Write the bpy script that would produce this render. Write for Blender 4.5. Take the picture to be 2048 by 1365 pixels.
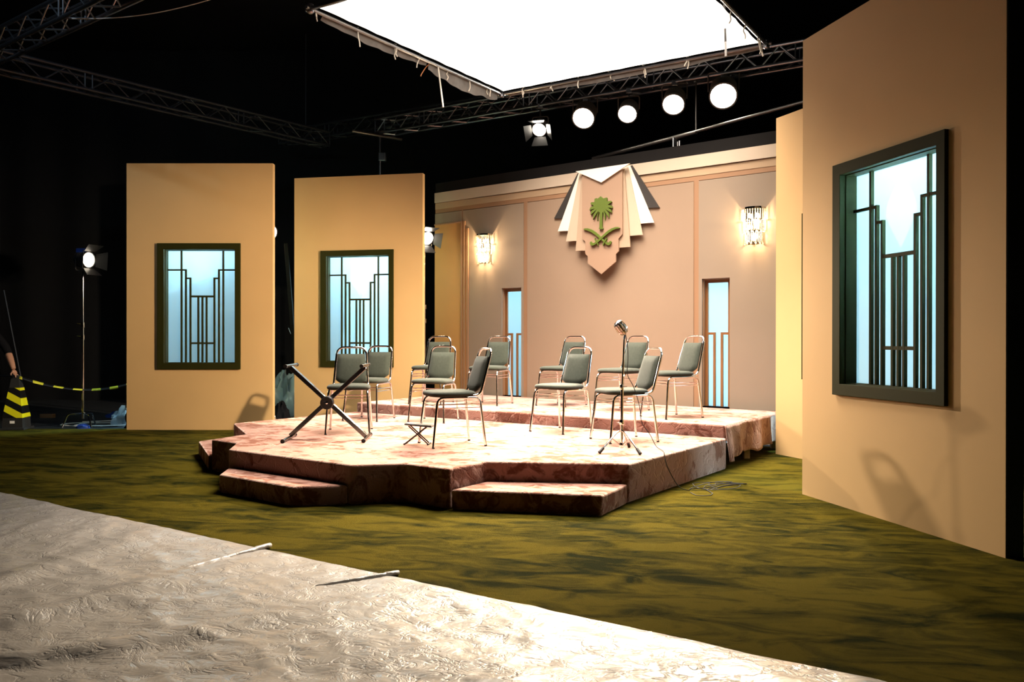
import bpy, bmesh, math, random
from mathutils import Vector, Matrix, noise

for o in list(bpy.data.objects):
    bpy.data.objects.remove(o, do_unlink=True)
sc = bpy.context.scene
COL = sc.collection
R = math.radians
random.seed(7)

# ------------------------------------------------------------------ camera
cam_d = bpy.data.cameras.new('camera')
cam_d.sensor_width = 36.0
cam_d.lens = 36.0 * 1652.0 / 2048.0
cam_d.clip_end = 100
cam = bpy.data.objects.new('camera', cam_d)
COL.objects.link(cam)
cam.matrix_world = (Matrix.Translation((0, 0, 1.25)) @ Matrix.Rotation(R(90) - 0.0023, 4, 'X')
                    @ Matrix.Rotation(0.0008, 4, 'Z'))
sc.camera = cam

# ------------------------------------------------------------------ world, exposure
w = bpy.data.worlds.new('world')
sc.world = w
w.use_nodes = True
w.node_tree.nodes['Background'].inputs[0].default_value = (0.5, 0.7, 1.0, 1)
w.node_tree.nodes['Background'].inputs[1].default_value = 0.004
sc.view_settings.view_transform = 'Standard'
sc.view_settings.look = 'None'
sc.view_settings.gamma = 1.0
sc.view_settings.use_curve_mapping = False
sc.view_settings.exposure = 0.0
sc.cycles.use_denoising = True
sc.cycles.max_bounces = 8
sc.cycles.diffuse_bounces = 4
sc.cycles.transparent_max_bounces = 12
sc.cycles.sample_clamp_indirect = 6.0
sc.cycles.caustics_reflective = False
sc.cycles.caustics_refractive = False

# light levels (the lamps themselves are built with their fixtures further down)
SILK_RADIANCE = 3.0
SILK_BANK_W = 840.0          # bank of lamps shining down through the silk
SILK_COLOUR = (1.0, 0.885, 0.76)
TRUSS_LAMP_W = 2300.0
GAP_LAMP_W = 2600.0
WINDOW_W = 230.0
NICHE_W = 60.0
TUNGSTEN = (1.0, 0.80, 0.56)
COOL = (0.46, 0.84, 1.0)

# ------------------------------------------------------------------ materials
MATS = {}
def nodes_of(m):
    m.use_nodes = True
    return m.node_tree.nodes, m.node_tree.links

def paint(name, col, rough=0.6, metal=0.0, var=0.06, scale=6.0, bump=0.0, bscale=200.0, spec=0.4, **kw):
    m = bpy.data.materials.new(name)
    n, l = nodes_of(m)
    b = n['Principled BSDF']
    b.inputs['Roughness'].default_value = rough
    b.inputs['Metallic'].default_value = metal
    b.inputs['Specular IOR Level'].default_value = spec
    tc = n.new('ShaderNodeTexCoord')
    nz = n.new('ShaderNodeTexNoise')
    nz.inputs['Scale'].default_value = scale
    nz.inputs['Detail'].default_value = 4
    l.new(tc.outputs['Object'], nz.inputs['Vector'])
    r = n.new('ShaderNodeValToRGB')
    e = r.color_ramp.elements
    e[0].position, e[1].position = 0.3, 0.7
    e[0].color = [max(0, c * (1 - var)) for c in col[:3]] + [1]
    e[1].color = [min(1, c * (1 + var)) for c in col[:3]] + [1]
    l.new(nz.outputs['Fac'], r.inputs['Fac'])
    l.new(r.outputs['Color'], b.inputs['Base Color'])
    if bump:
        n2 = n.new('ShaderNodeTexNoise')
        n2.inputs['Scale'].default_value = bscale
        l.new(tc.outputs['Object'], n2.inputs['Vector'])
        bp = n.new('ShaderNodeBump')
        bp.inputs['Strength'].default_value = bump
        bp.inputs['Distance'].default_value = 0.01
        l.new(n2.outputs['Fac'], bp.inputs['Height'])
        l.new(bp.outputs['Normal'], b.inputs['Normal'])
    for k, v in kw.items():
        b.inputs[k].default_value = v
    MATS[name] = m
    return m

def emit(name, col, strength):
    m = bpy.data.materials.new(name)
    n, l = nodes_of(m)
    n.remove(n['Principled BSDF'])
    e = n.new('ShaderNodeEmission')
    e.inputs[0].default_value = (*col, 1)
    e.inputs[1].default_value = strength
    l.new(e.outputs[0], n['Material Output'].inputs[0])
    MATS[name] = m
    return m

def velvet(name, dark, light, scale, stretch, sheen, sheen_tint, rot=0.0, lo=0.42, hi=0.58, bump=0.25, crease=0.0, fine=90.0, nap=0.0):
    """pile fabric: brushed nap patches, fine pile relief, sheen"""
    m = bpy.data.materials.new(name)
    n, l = nodes_of(m)
    b = n['Principled BSDF']
    b.inputs['Roughness'].default_value = 0.95
    b.inputs['Specular IOR Level'].default_value = 0.02
    b.inputs['Sheen Weight'].default_value = sheen
    b.inputs['Sheen Roughness'].default_value = 0.35
    b.inputs['Sheen Tint'].default_value = (*sheen_tint, 1)
    tc = n.new('ShaderNodeTexCoord')
    mp = n.new('ShaderNodeMapping')
    mp.inputs['Rotation'].default_value = (0, 0, rot)
    l.new(tc.outputs['Object'], mp.inputs['Vector'])
    mp2 = n.new('ShaderNodeMapping')
    mp2.inputs['Scale'].default_value = stretch
    l.new(mp.outputs['Vector'], mp2.inputs['Vector'])
    n1 = n.new('ShaderNodeTexNoise')
    n1.inputs['Scale'].default_value = scale
    n1.inputs['Detail'].default_value = 6
    n1.inputs['Roughness'].default_value = 0.62
    n1.inputs['Distortion'].default_value = 0.9
    l.new(mp2.outputs['Vector'], n1.inputs['Vector'])
    n2 = n.new('ShaderNodeTexNoise')
    n2.inputs['Scale'].default_value = scale * 0.3
    n2.inputs['Detail'].default_value = 3
    l.new(mp2.outputs['Vector'], n2.inputs['Vector'])
    mx = n.new('ShaderNodeMath'); mx.operation = 'MULTIPLY_ADD'
    l.new(n2.outputs['Fac'], mx.inputs[0]); mx.inputs[1].default_value = 0.6
    sub = n.new('ShaderNodeMath'); sub.operation = 'SUBTRACT'
    l.new(n1.outputs['Fac'], sub.inputs[0]); sub.inputs[1].default_value = 0.3
    l.new(sub.outputs[0], mx.inputs[2])
    r = n.new('ShaderNodeValToRGB')
    e = r.color_ramp.elements
    e[0].position, e[1].position = lo, hi
    e[0].color = (*dark, 1); e[1].color = (*light, 1)
    l.new(mx.outputs[0], r.inputs['Fac'])
    l.new(r.outputs['Color'], b.inputs['Base Color'])
    n3 = n.new('ShaderNodeTexNoise')
    n3.inputs['Scale'].default_value = fine
    n3.inputs['Detail'].default_value = 3
    l.new(mp2.outputs['Vector'], n3.inputs['Vector'])
    bp = n.new('ShaderNodeBump')
    bp.inputs['Strength'].default_value = bump
    bp.inputs['Distance'].default_value = 0.02
    l.new(n3.outputs['Fac'], bp.inputs['Height'])
    last = bp
    if crease:
        vo = n.new('ShaderNodeTexVoronoi')
        vo.feature = 'DISTANCE_TO_EDGE'
        vo.inputs['Scale'].default_value = 5.0
        n4 = n.new('ShaderNodeTexNoise'); n4.inputs['Scale'].default_value = 2.2
        l.new(tc.outputs['Object'], n4.inputs['Vector'])
        ad = n.new('ShaderNodeVectorMath'); ad.operation = 'MULTIPLY_ADD'
        l.new(n4.outputs['Color'], ad.inputs[0]); ad.inputs[1].default_value = (0.8, 0.8, 0.8)
        l.new(tc.outputs['Object'], ad.inputs[2])
        l.new(ad.outputs[0], vo.inputs['Vector'])
        rr = n.new('ShaderNodeValToRGB')
        rr.color_ramp.elements[0].position = 0.0; rr.color_ramp.elements[1].position = 0.05
        l.new(vo.outputs['Distance'], rr.inputs['Fac'])
        b2 = n.new('ShaderNodeBump'); b2.inputs['Strength'].default_value = crease
        b2.inputs['Distance'].default_value = 0.03
        l.new(rr.outputs['Color'], b2.inputs['Height'])
        l.new(bp.outputs['Normal'], b2.inputs['Normal'])
        last = b2
    l.new(last.outputs['Normal'], b.inputs['Normal'])
    if nap:                                     # upright fibres: extra sheen lobe of the pile
        sh = n.new('ShaderNodeBsdfSheen')
        sh.distribution = 'MICROFIBER'
        r2 = n.new('ShaderNodeValToRGB')
        f = r2.color_ramp.elements
        f[0].position, f[1].position = lo - 0.02, hi - 0.02
        f[0].color = (nap * sheen_tint[0] * 0.68, nap * sheen_tint[1] * 0.50, nap * sheen_tint[2] * 0.44, 1)
        f[1].color = (*[c * nap for c in sheen_tint], 1)
        l.new(mx.outputs[0], r2.inputs['Fac']); l.new(r2.outputs['Color'], sh.inputs['Color'])
        sh.inputs['Roughness'].default_value = 0.55
        l.new(last.outputs['Normal'], sh.inputs['Normal'])
        ads = n.new('ShaderNodeAddShader')
        l.new(b.outputs[0], ads.inputs[0]); l.new(sh.outputs[0], ads.inputs[1])
        l.new(ads.outputs[0], n['Material Output'].inputs[0])
    MATS[name] = m
    return m

def stripes(name, a, bcol, scale, direction, rough=0.4, emissive=None):
    m = bpy.data.materials.new(name)
    n, l = nodes_of(m)
    b = n['Principled BSDF']; b.inputs['Roughness'].default_value = rough
    tc = n.new('ShaderNodeTexCoord')
    dt = n.new('ShaderNodeVectorMath'); dt.operation = 'DOT_PRODUCT'
    l.new(tc.outputs['Object'], dt.inputs[0]); dt.inputs[1].default_value = direction
    mu = n.new('ShaderNodeMath'); mu.operation = 'MULTIPLY'; mu.inputs[1].default_value = scale
    l.new(dt.outputs['Value'], mu.inputs[0])
    fr = n.new('ShaderNodeMath'); fr.operation = 'FRACT'; l.new(mu.outputs[0], fr.inputs[0])
    gt = n.new('ShaderNodeMath'); gt.operation = 'GREATER_THAN'; gt.inputs[1].default_value = 0.5
    l.new(fr.outputs[0], gt.inputs[0])
    mix = n.new('ShaderNodeMix'); mix.data_type = 'RGBA'
    mix.inputs['A'].default_value = (*a, 1); mix.inputs['B'].default_value = (*bcol, 1)
    l.new(gt.outputs[0], mix.inputs['Factor'])
    l.new(mix.outputs['Result'], b.inputs['Base Color'])
    MATS[name] = m
    return m

TAN = (0.455, 0.288, 0.122)
paint('tan_paint', TAN, 0.75, var=0.03, scale=1.5, bump=0.05, bscale=260)
paint('wall_tan', (0.22, 0.148, 0.098), 0.75, var=0.03, scale=1.5, bump=0.05, bscale=260)
paint('wall_beige', (0.20, 0.148, 0.105), 0.75, var=0.03, scale=1.5, bump=0.05, bscale=260)
paint('wall_cream', (0.40, 0.32, 0.24), 0.7, var=0.02, scale=1.5)
paint('wall_light_tan', (0.31, 0.21, 0.125), 0.7, var=0.02, scale=1.5)
paint('wall_trim_tan', (0.235, 0.125, 0.064), 0.7, var=0.03, scale=1.5)
paint('gold_tan', (0.38, 0.185, 0.055), 0.6, var=0.04, scale=1.5)
paint('jamb_brown', (0.17, 0.068, 0.018), 0.55, var=0.08, scale=4)
paint('core_brown', (0.10, 0.03, 0.015), 0.8)
paint('black_paint', (0.008, 0.007, 0.0065), 0.85, spec=0.1)
paint('edge_black', (0.035, 0.035, 0.035), 0.8)
paint('window_green', (0.018, 0.0175, 0.003), 0.65, var=0.06, spec=0.06)
paint('emblem_white', (0.62, 0.55, 0.46), 0.6, var=0.01)
paint('emblem_cream', (0.37, 0.285, 0.205), 0.6, var=0.01)
paint('emblem_cream_dark', (0.30, 0.212, 0.142), 0.6, var=0.01)
paint('emblem_tan', (0.245, 0.152, 0.098), 0.6, var=0.02)
paint('emblem_black', (0.02, 0.015, 0.012), 0.6)
paint('emblem_green', (0.062, 0.088, 0.006), 0.55, var=0.05)
paint('black_drape', (0.007, 0.007, 0.008), 0.95, spec=0.05)
paint('studio_floor', (0.02, 0.024, 0.03), 0.5, var=0.3, scale=3)
paint('chrome', (0.75, 0.73, 0.72), 0.09, 1.0, var=0.02)
paint('dark_pipe', (0.16, 0.15, 0.14), 0.4, 0.8)
paint('dull_chrome', (0.55, 0.53, 0.50), 0.25, 1.0, var=0.05)
paint('aluminium', (0.30, 0.31, 0.34), 0.36, 1.0, var=0.06)
paint('black_metal', (0.012, 0.011, 0.011), 0.35, 0.0, spec=0.6)
paint('lamp_grey', (0.13, 0.12, 0.11), 0.45)
paint('dimmed_metal', (0.012, 0.013, 0.016), 0.5)  # aluminium and grey metal in the unlit areas, their dimness put into the colour
paint('black_gloss', (0.02, 0.018, 0.018), 0.14, 0.0, spec=1.0)
paint('black_rubber', (0.012, 0.012, 0.012), 0.7)
paint('blue_metal', (0.01, 0.035, 0.20), 0.45)
paint('grey_cloth', (0.16, 0.15, 0.14), 0.9, var=0.2, scale=8)
paint('white_tape', (0.75, 0.70, 0.60), 0.7)
paint('white_cable', (0.55, 0.55, 0.53), 0.6)
paint('upholstery', (0.021, 0.025, 0.017), 0.9, var=0.12, scale=40, bump=0.25, bscale=420, spec=0.2)
MATS['upholstery'].node_tree.nodes['Principled BSDF'].inputs['Sheen Weight'].default_value = 0.08
paint('raw_wood', (0.45, 0.36, 0.24), 0.7, var=0.15, scale=12)
paint('brown_wood', (0.16, 0.08, 0.035), 0.7, var=0.2)
paint('dark_cloth', (0.005, 0.005, 0.006), 0.95, spec=0.05)
paint('skin', (0.30, 0.15, 0.09), 0.55, var=0.08)
paint('hair', (0.012, 0.009, 0.007), 0.6)
paint('copper', (0.55, 0.22, 0.09), 0.3, 0.6)
paint('label_white', (0.7, 0.7, 0.68), 0.6)
velvet('brown_velvet', (0.075, 0.021, 0.012), (0.185, 0.078, 0.055), 6.5, (1.0, 1.3, 1.0), 0.0, (0.95, 0.74, 0.64),
       rot=R(20), lo=0.40, hi=0.50, bump=0.3, crease=0.25, nap=0.97)
velvet('green_carpet', (0.011, 0.013, 0.0015), (0.092, 0.070, 0.006), 2.6, (1.0, 2.4, 1.0), 0.03, (0.8, 0.75, 0.25),
       rot=R(12), lo=0.34, hi=0.60, bump=0.9, fine=130.0)
stripes('hazard_stripes', (0.62, 0.60, 0.01), (0.006, 0.006, 0.006), 5.2, (0.55, 0.0, 1.0), 0.35)
stripes('tape_stripes', (0.55, 0.52, 0.03), (0.006, 0.006, 0.006), 4.5, (1.0, 0.0, 0.3), 0.4)
emit('silk_lit', SILK_COLOUR, SILK_RADIANCE)
emit('lens_lit', (1.0, 0.90, 0.74), 60.0)
emit('lens_soft', (1.0, 0.86, 0.66), 9.0)
emit('bulb_lit', (1.0, 0.78, 0.45), 40.0)

def frosted():
    m = bpy.data.materials.new('frosted_pane')
    n, l = nodes_of(m)
    n.remove(n['Principled BSDF'])
    t = n.new('ShaderNodeBsdfTranslucent'); t.inputs[0].default_value = (0.80, 0.86, 0.88, 1)
    d = n.new('ShaderNodeBsdfDiffuse'); d.inputs[0].default_value = (0.55, 0.56, 0.56, 1)
    nz = n.new('ShaderNodeTexNoise'); nz.inputs['Scale'].default_value = 1.5
    mx = n.new('ShaderNodeMixShader'); mx.inputs[0].default_value = 0.08
    l.new(t.outputs[0], mx.inputs[1]); l.new(d.outputs[0], mx.inputs[2])
    l.new(mx.outputs[0], n['Material Output'].inputs[0])
    MATS['frosted_pane'] = m
frosted()

def crystal():
    m = bpy.data.materials.new('crystal')
    n, l = nodes_of(m)
    n.remove(n['Principled BSDF'])
    t = n.new('ShaderNodeBsdfTransparent'); t.inputs[0].default_value = (1.0, 0.95, 0.86, 1)
    tr = n.new('ShaderNodeBsdfTranslucent'); tr.inputs[0].default_value = (0.95, 0.88, 0.74, 1)
    g = n.new('ShaderNodeBsdfGlossy'); g.inputs['Roughness'].default_value = 0.08
    g.inputs['Color'].default_value = (1, 0.97, 0.9, 1)
    a = n.new('ShaderNodeMixShader'); a.inputs[0].default_value = 0.55
    l.new(t.outputs[0], a.inputs[1]); l.new(tr.outputs[0], a.inputs[2])
    c = n.new('ShaderNodeMixShader'); c.inputs[0].default_value = 0.3
    l.new(a.outputs[0], c.inputs[1]); l.new(g.outputs[0], c.inputs[2])
    l.new(c.outputs[0], n['Material Output'].inputs[0])
    MATS['crystal'] = m
crystal()

def plastic():
    m = bpy.data.materials.new('plastic_sheet')
    n, l = nodes_of(m)
    b = n['Principled BSDF']
    b.inputs['Base Color'].default_value = (0.40, 0.378, 0.362, 1)
    b.inputs['Roughness'].default_value = 0.42
    b.inputs['Specular IOR Level'].default_value = 0.5
    b.inputs['Coat Weight'].default_value = 0.8
    b.inputs['Coat Roughness'].default_value = 0.07
    tc = n.new('ShaderNodeTexCoord')
    mp = n.new('ShaderNodeMapping'); mp.inputs['Rotation'].default_value = (0, 0, R(38))
    mp.inputs['Scale'].default_value = (1.0, 1.35, 1)
    l.new(tc.outputs['Object'], mp.inputs['Vector'])
    n1 = n.new('ShaderNodeTexNoise'); n1.inputs['Scale'].default_value = 7.0
    n1.inputs['Detail'].default_value = 6; n1.inputs['Distortion'].default_value = 1.6
    l.new(mp.outputs['Vector'], n1.inputs['Vector'])
    v = n.new('ShaderNodeTexVoronoi'); v.feature = 'DISTANCE_TO_EDGE'; v.inputs['Scale'].default_value = 4.5
    ad = n.new('ShaderNodeVectorMath'); ad.operation = 'MULTIPLY_ADD'
    l.new(n1.outputs['Color'], ad.inputs[0]); ad.inputs[1].default_value = (0.35, 0.35, 0.35)
    l.new(mp.outputs['Vector'], ad.inputs[2]); l.new(ad.outputs[0], v.inputs['Vector'])
    r = n.new('ShaderNodeValToRGB'); r.color_ramp.elements[1].position = 0.08
    l.new(v.outputs['Distance'], r.inputs['Fac'])
    b1 = n.new('ShaderNodeBump'); b1.inputs['Strength'].default_value = 0.26; b1.inputs['Distance'].default_value = 0.03
    l.new(n1.outputs['Fac'], b1.inputs['Height'])
    b2 = n.new('ShaderNodeBump'); b2.inputs['Strength'].default_value = 0.24; b2.inputs['Distance'].default_value = 0.02
    l.new(r.outputs['Color'], b2.inputs['Height']); l.new(b1.outputs['Normal'], b2.inputs['Normal'])
    l.new(b2.outputs['Normal'], b.inputs['Normal']); l.new(b2.outputs['Normal'], b.inputs['Coat Normal'])
    MATS['plastic_sheet'] = m
plastic()
m = paint('clear_plastic', (0.35, 0.45, 0.55), 0.15, spec=0.8)

# ------------------------------------------------------------------ mesh helpers
class MB:
    def __init__(self):
        self.v, self.f = [], []
    def add(self, vs, fs):
        b = len(self.v)
        self.v += [tuple(p) for p in vs]
        self.f += [tuple(i + b for i in f) for f in fs]
        return self
    def box(self, x0, y0, z0, x1, y1, z1, M=None):
        vs = [Vector((x, y, z)) for z in (z0, z1) for (x, y) in ((x0, y0), (x1, y0), (x1, y1), (x0, y1))]
        if M is not None: vs = [M @ p for p in vs]
        return self.add(vs, [(3, 2, 1, 0), (4, 5, 6, 7), (0, 1, 5, 4), (1, 2, 6, 5), (2, 3, 7, 6), (3, 0, 4, 7)])
    def prism(self, pts, d0, d1, plane='XZ'):
        """extrude polygon; XZ: pts are (x,z), depth along y; XY: pts (x,y), depth along z"""
        n = len(pts)
        def P(p, d): return (p[0], d, p[1]) if plane == 'XZ' else (p[0], p[1], d)
        vs = [P(p, d0) for p in pts] + [P(p, d1) for p in pts]
        fs = [tuple(range(n)), tuple(range(2 * n - 1, n - 1, -1))]
        fs += [(i, i + n, (i + 1) % n + n, (i + 1) % n) for i in range(n)]
        return self.add(vs, fs)
    def ring(self, o, i, y0, y1):
        """rectangular frame in XZ: o, i = (x0,z0,x1,z1)"""
        def rect(r, y): return [(r[0], y, r[1]), (r[2], y, r[1]), (r[2], y, r[3]), (r[0], y, r[3])]
        vs = rect(o, y0) + rect(i, y0) + rect(o, y1) + rect(i, y1)
        fs = []
        for k in range(4):
            j = (k + 1) % 4
            fs += [(k, j, j + 4, k + 4), (k + 8, k + 12, j + 12, j + 8), (k, k + 8, j + 8, j), (k + 4, j + 4, j + 12, k + 12)]
        return self.add(vs, fs)
    def tube(self, pts, r, seg=8, cap=True):
        pts = [Vector(p) for p in pts]
        n = len(pts)
        rs = r if isinstance(r, (list, tuple)) else [r] * n
        t0 = (pts[1] - pts[0]).normalized()
        up = Vector((0, 0, 1)) if abs(t0.z) < 0.9 else Vector((1, 0, 0))
        nrm = t0.cross(up).normalized()
        vs = []
        prev = t0
        for k in range(n):
            if k == 0: t = t0
            elif k == n - 1: t = (pts[k] - pts[k - 1]).normalized()
            else: t = ((pts[k + 1] - pts[k]).normalized() + (pts[k] - pts[k - 1]).normalized()).normalized()
            q = prev.rotation_difference(t)
            nrm = (q @ nrm).normalized()
            prev = t
            bn = t.cross(nrm)
            for s in range(seg):
                a = 2 * math.pi * s / seg
                vs.append(pts[k] + rs[k] * (math.cos(a) * nrm + math.sin(a) * bn))
        fs = []
        for k in range(n - 1):
            for s in range(seg):
                s2 = (s + 1) % seg
                fs.append((k * seg + s, k * seg + s2, (k + 1) * seg + s2, (k + 1) * seg + s))
        if cap:
            fs.append(tuple(range(seg - 1, -1, -1)))
            fs.append(tuple((n - 1) * seg + s for s in range(seg)))
        return self.add(vs, fs)
    def lathe(self, prof, seg=24, M=None):
        """prof: (r, z) list around local z"""
        vs, fs = [], []
        for r, z in prof:
            for s in range(seg):
                a = 2 * math.pi * s / seg
                p = Vector((r * math.cos(a), r * math.sin(a), z))
                vs.append(M @ p if M is not None else p)
        for k in range(len(prof) - 1):
            for s in range(seg):
                s2 = (s + 1) % seg
                fs.append((k * seg + s, k * seg + s2, (k + 1) * seg + s2, (k + 1) * seg + s))
        fs.append(tuple(range(seg - 1, -1, -1)))
        fs.append(tuple((len(prof) - 1) * seg + s for s in range(seg)))
        return self.add(vs, fs)
    def grid(self, fn, nu, nv, closed=False):
        vs = [fn(i / (nu - 1), j / (nv - 1)) for j in range(nv) for i in range(nu)]
        fs = [(j * nu + i, j * nu + i + 1, (j + 1) * nu + i + 1, (j + 1) * nu + i) for j in range(nv - 1) for i in range(nu - 1)]
        return self.add(vs, fs)
    def mesh(self, name, mat, smooth=False):
        me = bpy.data.meshes.new(name)
        me.from_pydata(self.v, [], self.f)
        bm = bmesh.new(); bm.from_mesh(me)
        bmesh.ops.recalc_face_normals(bm, faces=bm.faces)
        bm.to_mesh(me); bm.free()
        if mat: me.materials.append(MATS[mat])
        if smooth:
            me.shade_smooth() if smooth is True else me.shade_smooth()
            if smooth != 'all': me.set_sharp_from_angle(angle=R(40))
        return me
    def build(self, name, mat, parent=None, smooth=False, loc=None, rotz=0.0, bevel=0.0):
        o = bpy.data.objects.new(name, self.mesh(name, mat, smooth))
        COL.objects.link(o)
        if parent: o.parent = parent
        if loc is not None: o.location = loc
        if rotz: o.rotation_euler = (0, 0, rotz)
        if bevel:
            md = o.modifiers.new('bevel', 'BEVEL'); md.width = bevel; md.segments = 2; md.limit_method = 'ANGLE'
        return o

def fillet(pts, rad, n=5):
    """round the inner corners of a polyline"""
    pts = [Vector(p) for p in pts]
    out = [pts[0]]
    rads = rad if isinstance(rad, (list, tuple)) else [rad] * (len(pts) - 2)
    for k in range(1, len(pts) - 1):
        a, b, c = pts[k - 1], pts[k], pts[k + 1]
        d1, d2 = (a - b), (c - b)
        t = min(rads[k - 1], d1.length * 0.49, d2.length * 0.49)
        p1, p2 = b + d1.normalized() * t, b + d2.normalized() * t
        for i in range(n + 1):
            u = i / n
            out.append((1 - u) ** 2 * p1 + 2 * u * (1 - u) * b + u * u * p2)
    out.append(pts[-1])
    return out

def smooth_path(pts, n=6):
    pts = [Vector(p) for p in pts]
    out = []
    for k in range(len(pts) - 1):
        p0 = pts[max(k - 1, 0)]; p1 = pts[k]; p2 = pts[k + 1]; p3 = pts[min(k + 2, len(pts) - 1)]
        for i in range(n):
            t = i / n
            out.append(0.5 * ((2 * p1) + (p2 - p0) * t + (2 * p0 - 5 * p1 + 4 * p2 - p3) * t * t + (3 * p1 - p0 - 3 * p2 + p3) * t ** 3))
    out.append(pts[-1])
    return out

def tag(o, label=None, cat=None, group=None, kind=None):
    if label: o['label'] = label
    if cat: o['category'] = cat
    if group: o['group'] = group
    if kind: o['kind'] = kind
    return o

def thing(name, label, cat, loc=(0, 0, 0), rotz=0.0, group=None):
    o = bpy.data.objects.new(name, None)
    COL.objects.link(o)
    o.location = loc; o.rotation_euler = (0, 0, rotz)
    o.empty_display_size = 0.1
    return tag(o, label, cat, group)

def copy_tree(o, parent=None):
    c = o.copy(); COL.objects.link(c); c.parent = parent
    for ch in list(o.children): copy_tree(ch, c)
    return c

def add_light(name, kind, loc, target, energy, col, parent=None, **kw):
    d = bpy.data.lights.new(name, kind)
    d.energy = energy; d.color = col
    for k, v in kw.items(): setattr(d, k, v)
    o = bpy.data.objects.new(name, d); COL.objects.link(o)
    if parent: o.parent = parent
    o.location = loc
    if target is not None:
        o.rotation_euler = (Vector(target) - Vector(loc)).to_track_quat('-Z', 'Y').to_euler()
    return o

def struct(o):
    return tag(o, kind='structure')

# ------------------------------------------------------------------ studio shell
struct(MB().box(-11, -4, -0.1, 9, 18, -0.012).build('floor', 'studio_floor'))
struct(MB().box(-11, -4, 7.2, 9, 18, 7.3).build('ceiling', 'black_drape'))
def drape_wall(name, a, b):
    a, b = Vector(a), Vector(b)
    d = b - a; n = Vector((-d.y, d.x)).normalized()
    nu = int(d.length / 0.12)
    def fn(u, v):
        off = 0.06 * math.sin(u * d.length * 5.0 + 1.3 * math.sin(u * 9)) * (1.0 - 0.3 * v)
        p = a + d * u + n * off
        return (p.x, p.y, -0.012 + 7.2 * v)
    return struct(MB().grid(fn, nu, 3).build(name, 'black_drape', smooth='all'))
drape_wall('wall_back', (-10.8, 17.0), (8.8, 17.0))
drape_wall('wall_left', (-10.6, -3.8), (-10.6, 17.8))
drape_wall('wall_right', (8.6, 17.8), (8.6, -3.8))
drape_wall('wall_front', (8.8, -3.7), (-10.8, -3.7))

# ------------------------------------------------------------------ green carpet
def carpet():
    pts = [(-9.0, -1.0), (7.0, -1.0), (7.0, 7.2), (3.6, 9.15), (-1.32, 12.95), (-3.0, 11.55), (-9.0, 11.36)]
    m = MB().prism(pts, -0.011, 0.0, 'XY')
    tag(m.build('carpet', 'green_carpet'), 'mottled olive green pile carpet spread around the brown stage', 'carpet')
carpet()

# ------------------------------------------------------------------ set flats with art deco windows
FW, FH, FT = 2.007, 3.658, 0.10
WX, WZ, WW, WH = 0.428, 0.833, 1.139, 1.727
def set_flat(label, x, y, ang, black_edge=False, group='tan window flats around the stage', glow=1.0):
    t = thing('set_flat', label, 'set flat', (x, y, 0), ang, group)
    o = (0, 0, FW, FH); i = (WX + 0.03, WZ + 0.03, WX + WW - 0.03, WZ + WH - 0.03)
    MB().ring(o, i, 0, FT).build('panel', 'tan_paint', t)
    if black_edge:
        e = MB().box(FW, 0.004, 0, FW + 0.006, FT + 0.02, FH).build('edge_strip', 'edge_black', t)
        tag(e, 'black painted end edge')
    # moulded frame: outer lip, then a deep reveal
    fr = MB()
    fr.ring((WX, WZ, WX + WW, WZ + WH), (WX + 0.092, WZ + 0.085, WX + WW - 0.075, WZ + WH - 0.085), -0.028, 0.02)
    fr.ring((WX + 0.031, WZ + 0.031, WX + WW - 0.031, WZ + WH - 0.031), (WX + 0.099, WZ + 0.092, WX + WW - 0.082, WZ + WH - 0.092), 0.02, 0.125)
    tag(fr.build('window_frame', 'window_green', t, bevel=0.003), 'dark olive green window frame')
    x0, x1 = WX + 0.099, WX + WW - 0.082
    z0, z1 = WZ + 0.092, WZ + WH - 0.092
    K = WW / 389.0; KZ = WH / 595.0
    off = 0.006
    def bx(c): return WX + (c - 178) * K - 0.042 + off      # bars sit at the back of the reveal
    def bz(c): return WZ + (1038 - c) * KZ
    y0b, y1b = 0.082, 0.108
    cs = 0.5 * (285 + 482)
    mid = (x0 + x1) / 2
    def ex(c): return mid + (c - cs) * K
    def vbar(c, ztop, w=0.021):
        MB().box(ex(c) - w / 2, y0b, z0, ex(c) + w / 2, y1b, ztop).build('glazing_bar', 'window_green', t)
    def hbar(xa, xb, c, w=0.021):
        MB().box(xa, y0b + 0.001, bz(c) - w / 2, xb, y1b - 0.001, bz(c) + w / 2).build('glazing_bar', 'window_green', t)
    hw = 0.0105
    vbar(285, z1); vbar(482, z1)
    vbar(305.5, bz(566) + hw); vbar(461.5, bz(566) + hw)
    vbar(327, bz(606) + hw); vbar(440, bz(606) + hw)
    for c in (364, 383.5, 403): vbar(c, bz(692) - 0.012)
    hbar(x0, ex(305.5) - hw, 566); hbar(ex(461.5) + hw, x1, 566)
    hbar(ex(305.5) + hw, ex(327) - hw, 606); hbar(ex(440) + hw, ex(461.5) - hw, 606)
    hbar(ex(327) + hw, ex(440) - hw, 692, 0.026); hbar(ex(327) + hw, ex(440) - hw, 915, 0.026)
    MB().box(x0 - 0.02, 0.112, z0 - 0.02, x1 + 0.02, 0.116, z1 + 0.02).build('pane', 'frosted_pane', t)
    # cool lamp that lights the frosted pane from behind
    add_light('window_backlight', 'AREA', (FW / 2, 0.60, WZ + WH + 0.02), (FW / 2, 0.12, WZ + WH * 0.80), WINDOW_W * glow, COOL, t,
              shape='RECTANGLE', size=1.1, size_y=0.25, spread=R(120))
    # timber brace at the back
    b = MB(); b.tube([(0.25, 0.13, 0.02 + 2.2), (0.25, 1.0, 0.02)], 0.02, 6); b.tube([(FW - 0.25, 0.13, 2.22), (FW - 0.25, 1.0, 0.02)], 0.02, 6)
    return t

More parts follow.
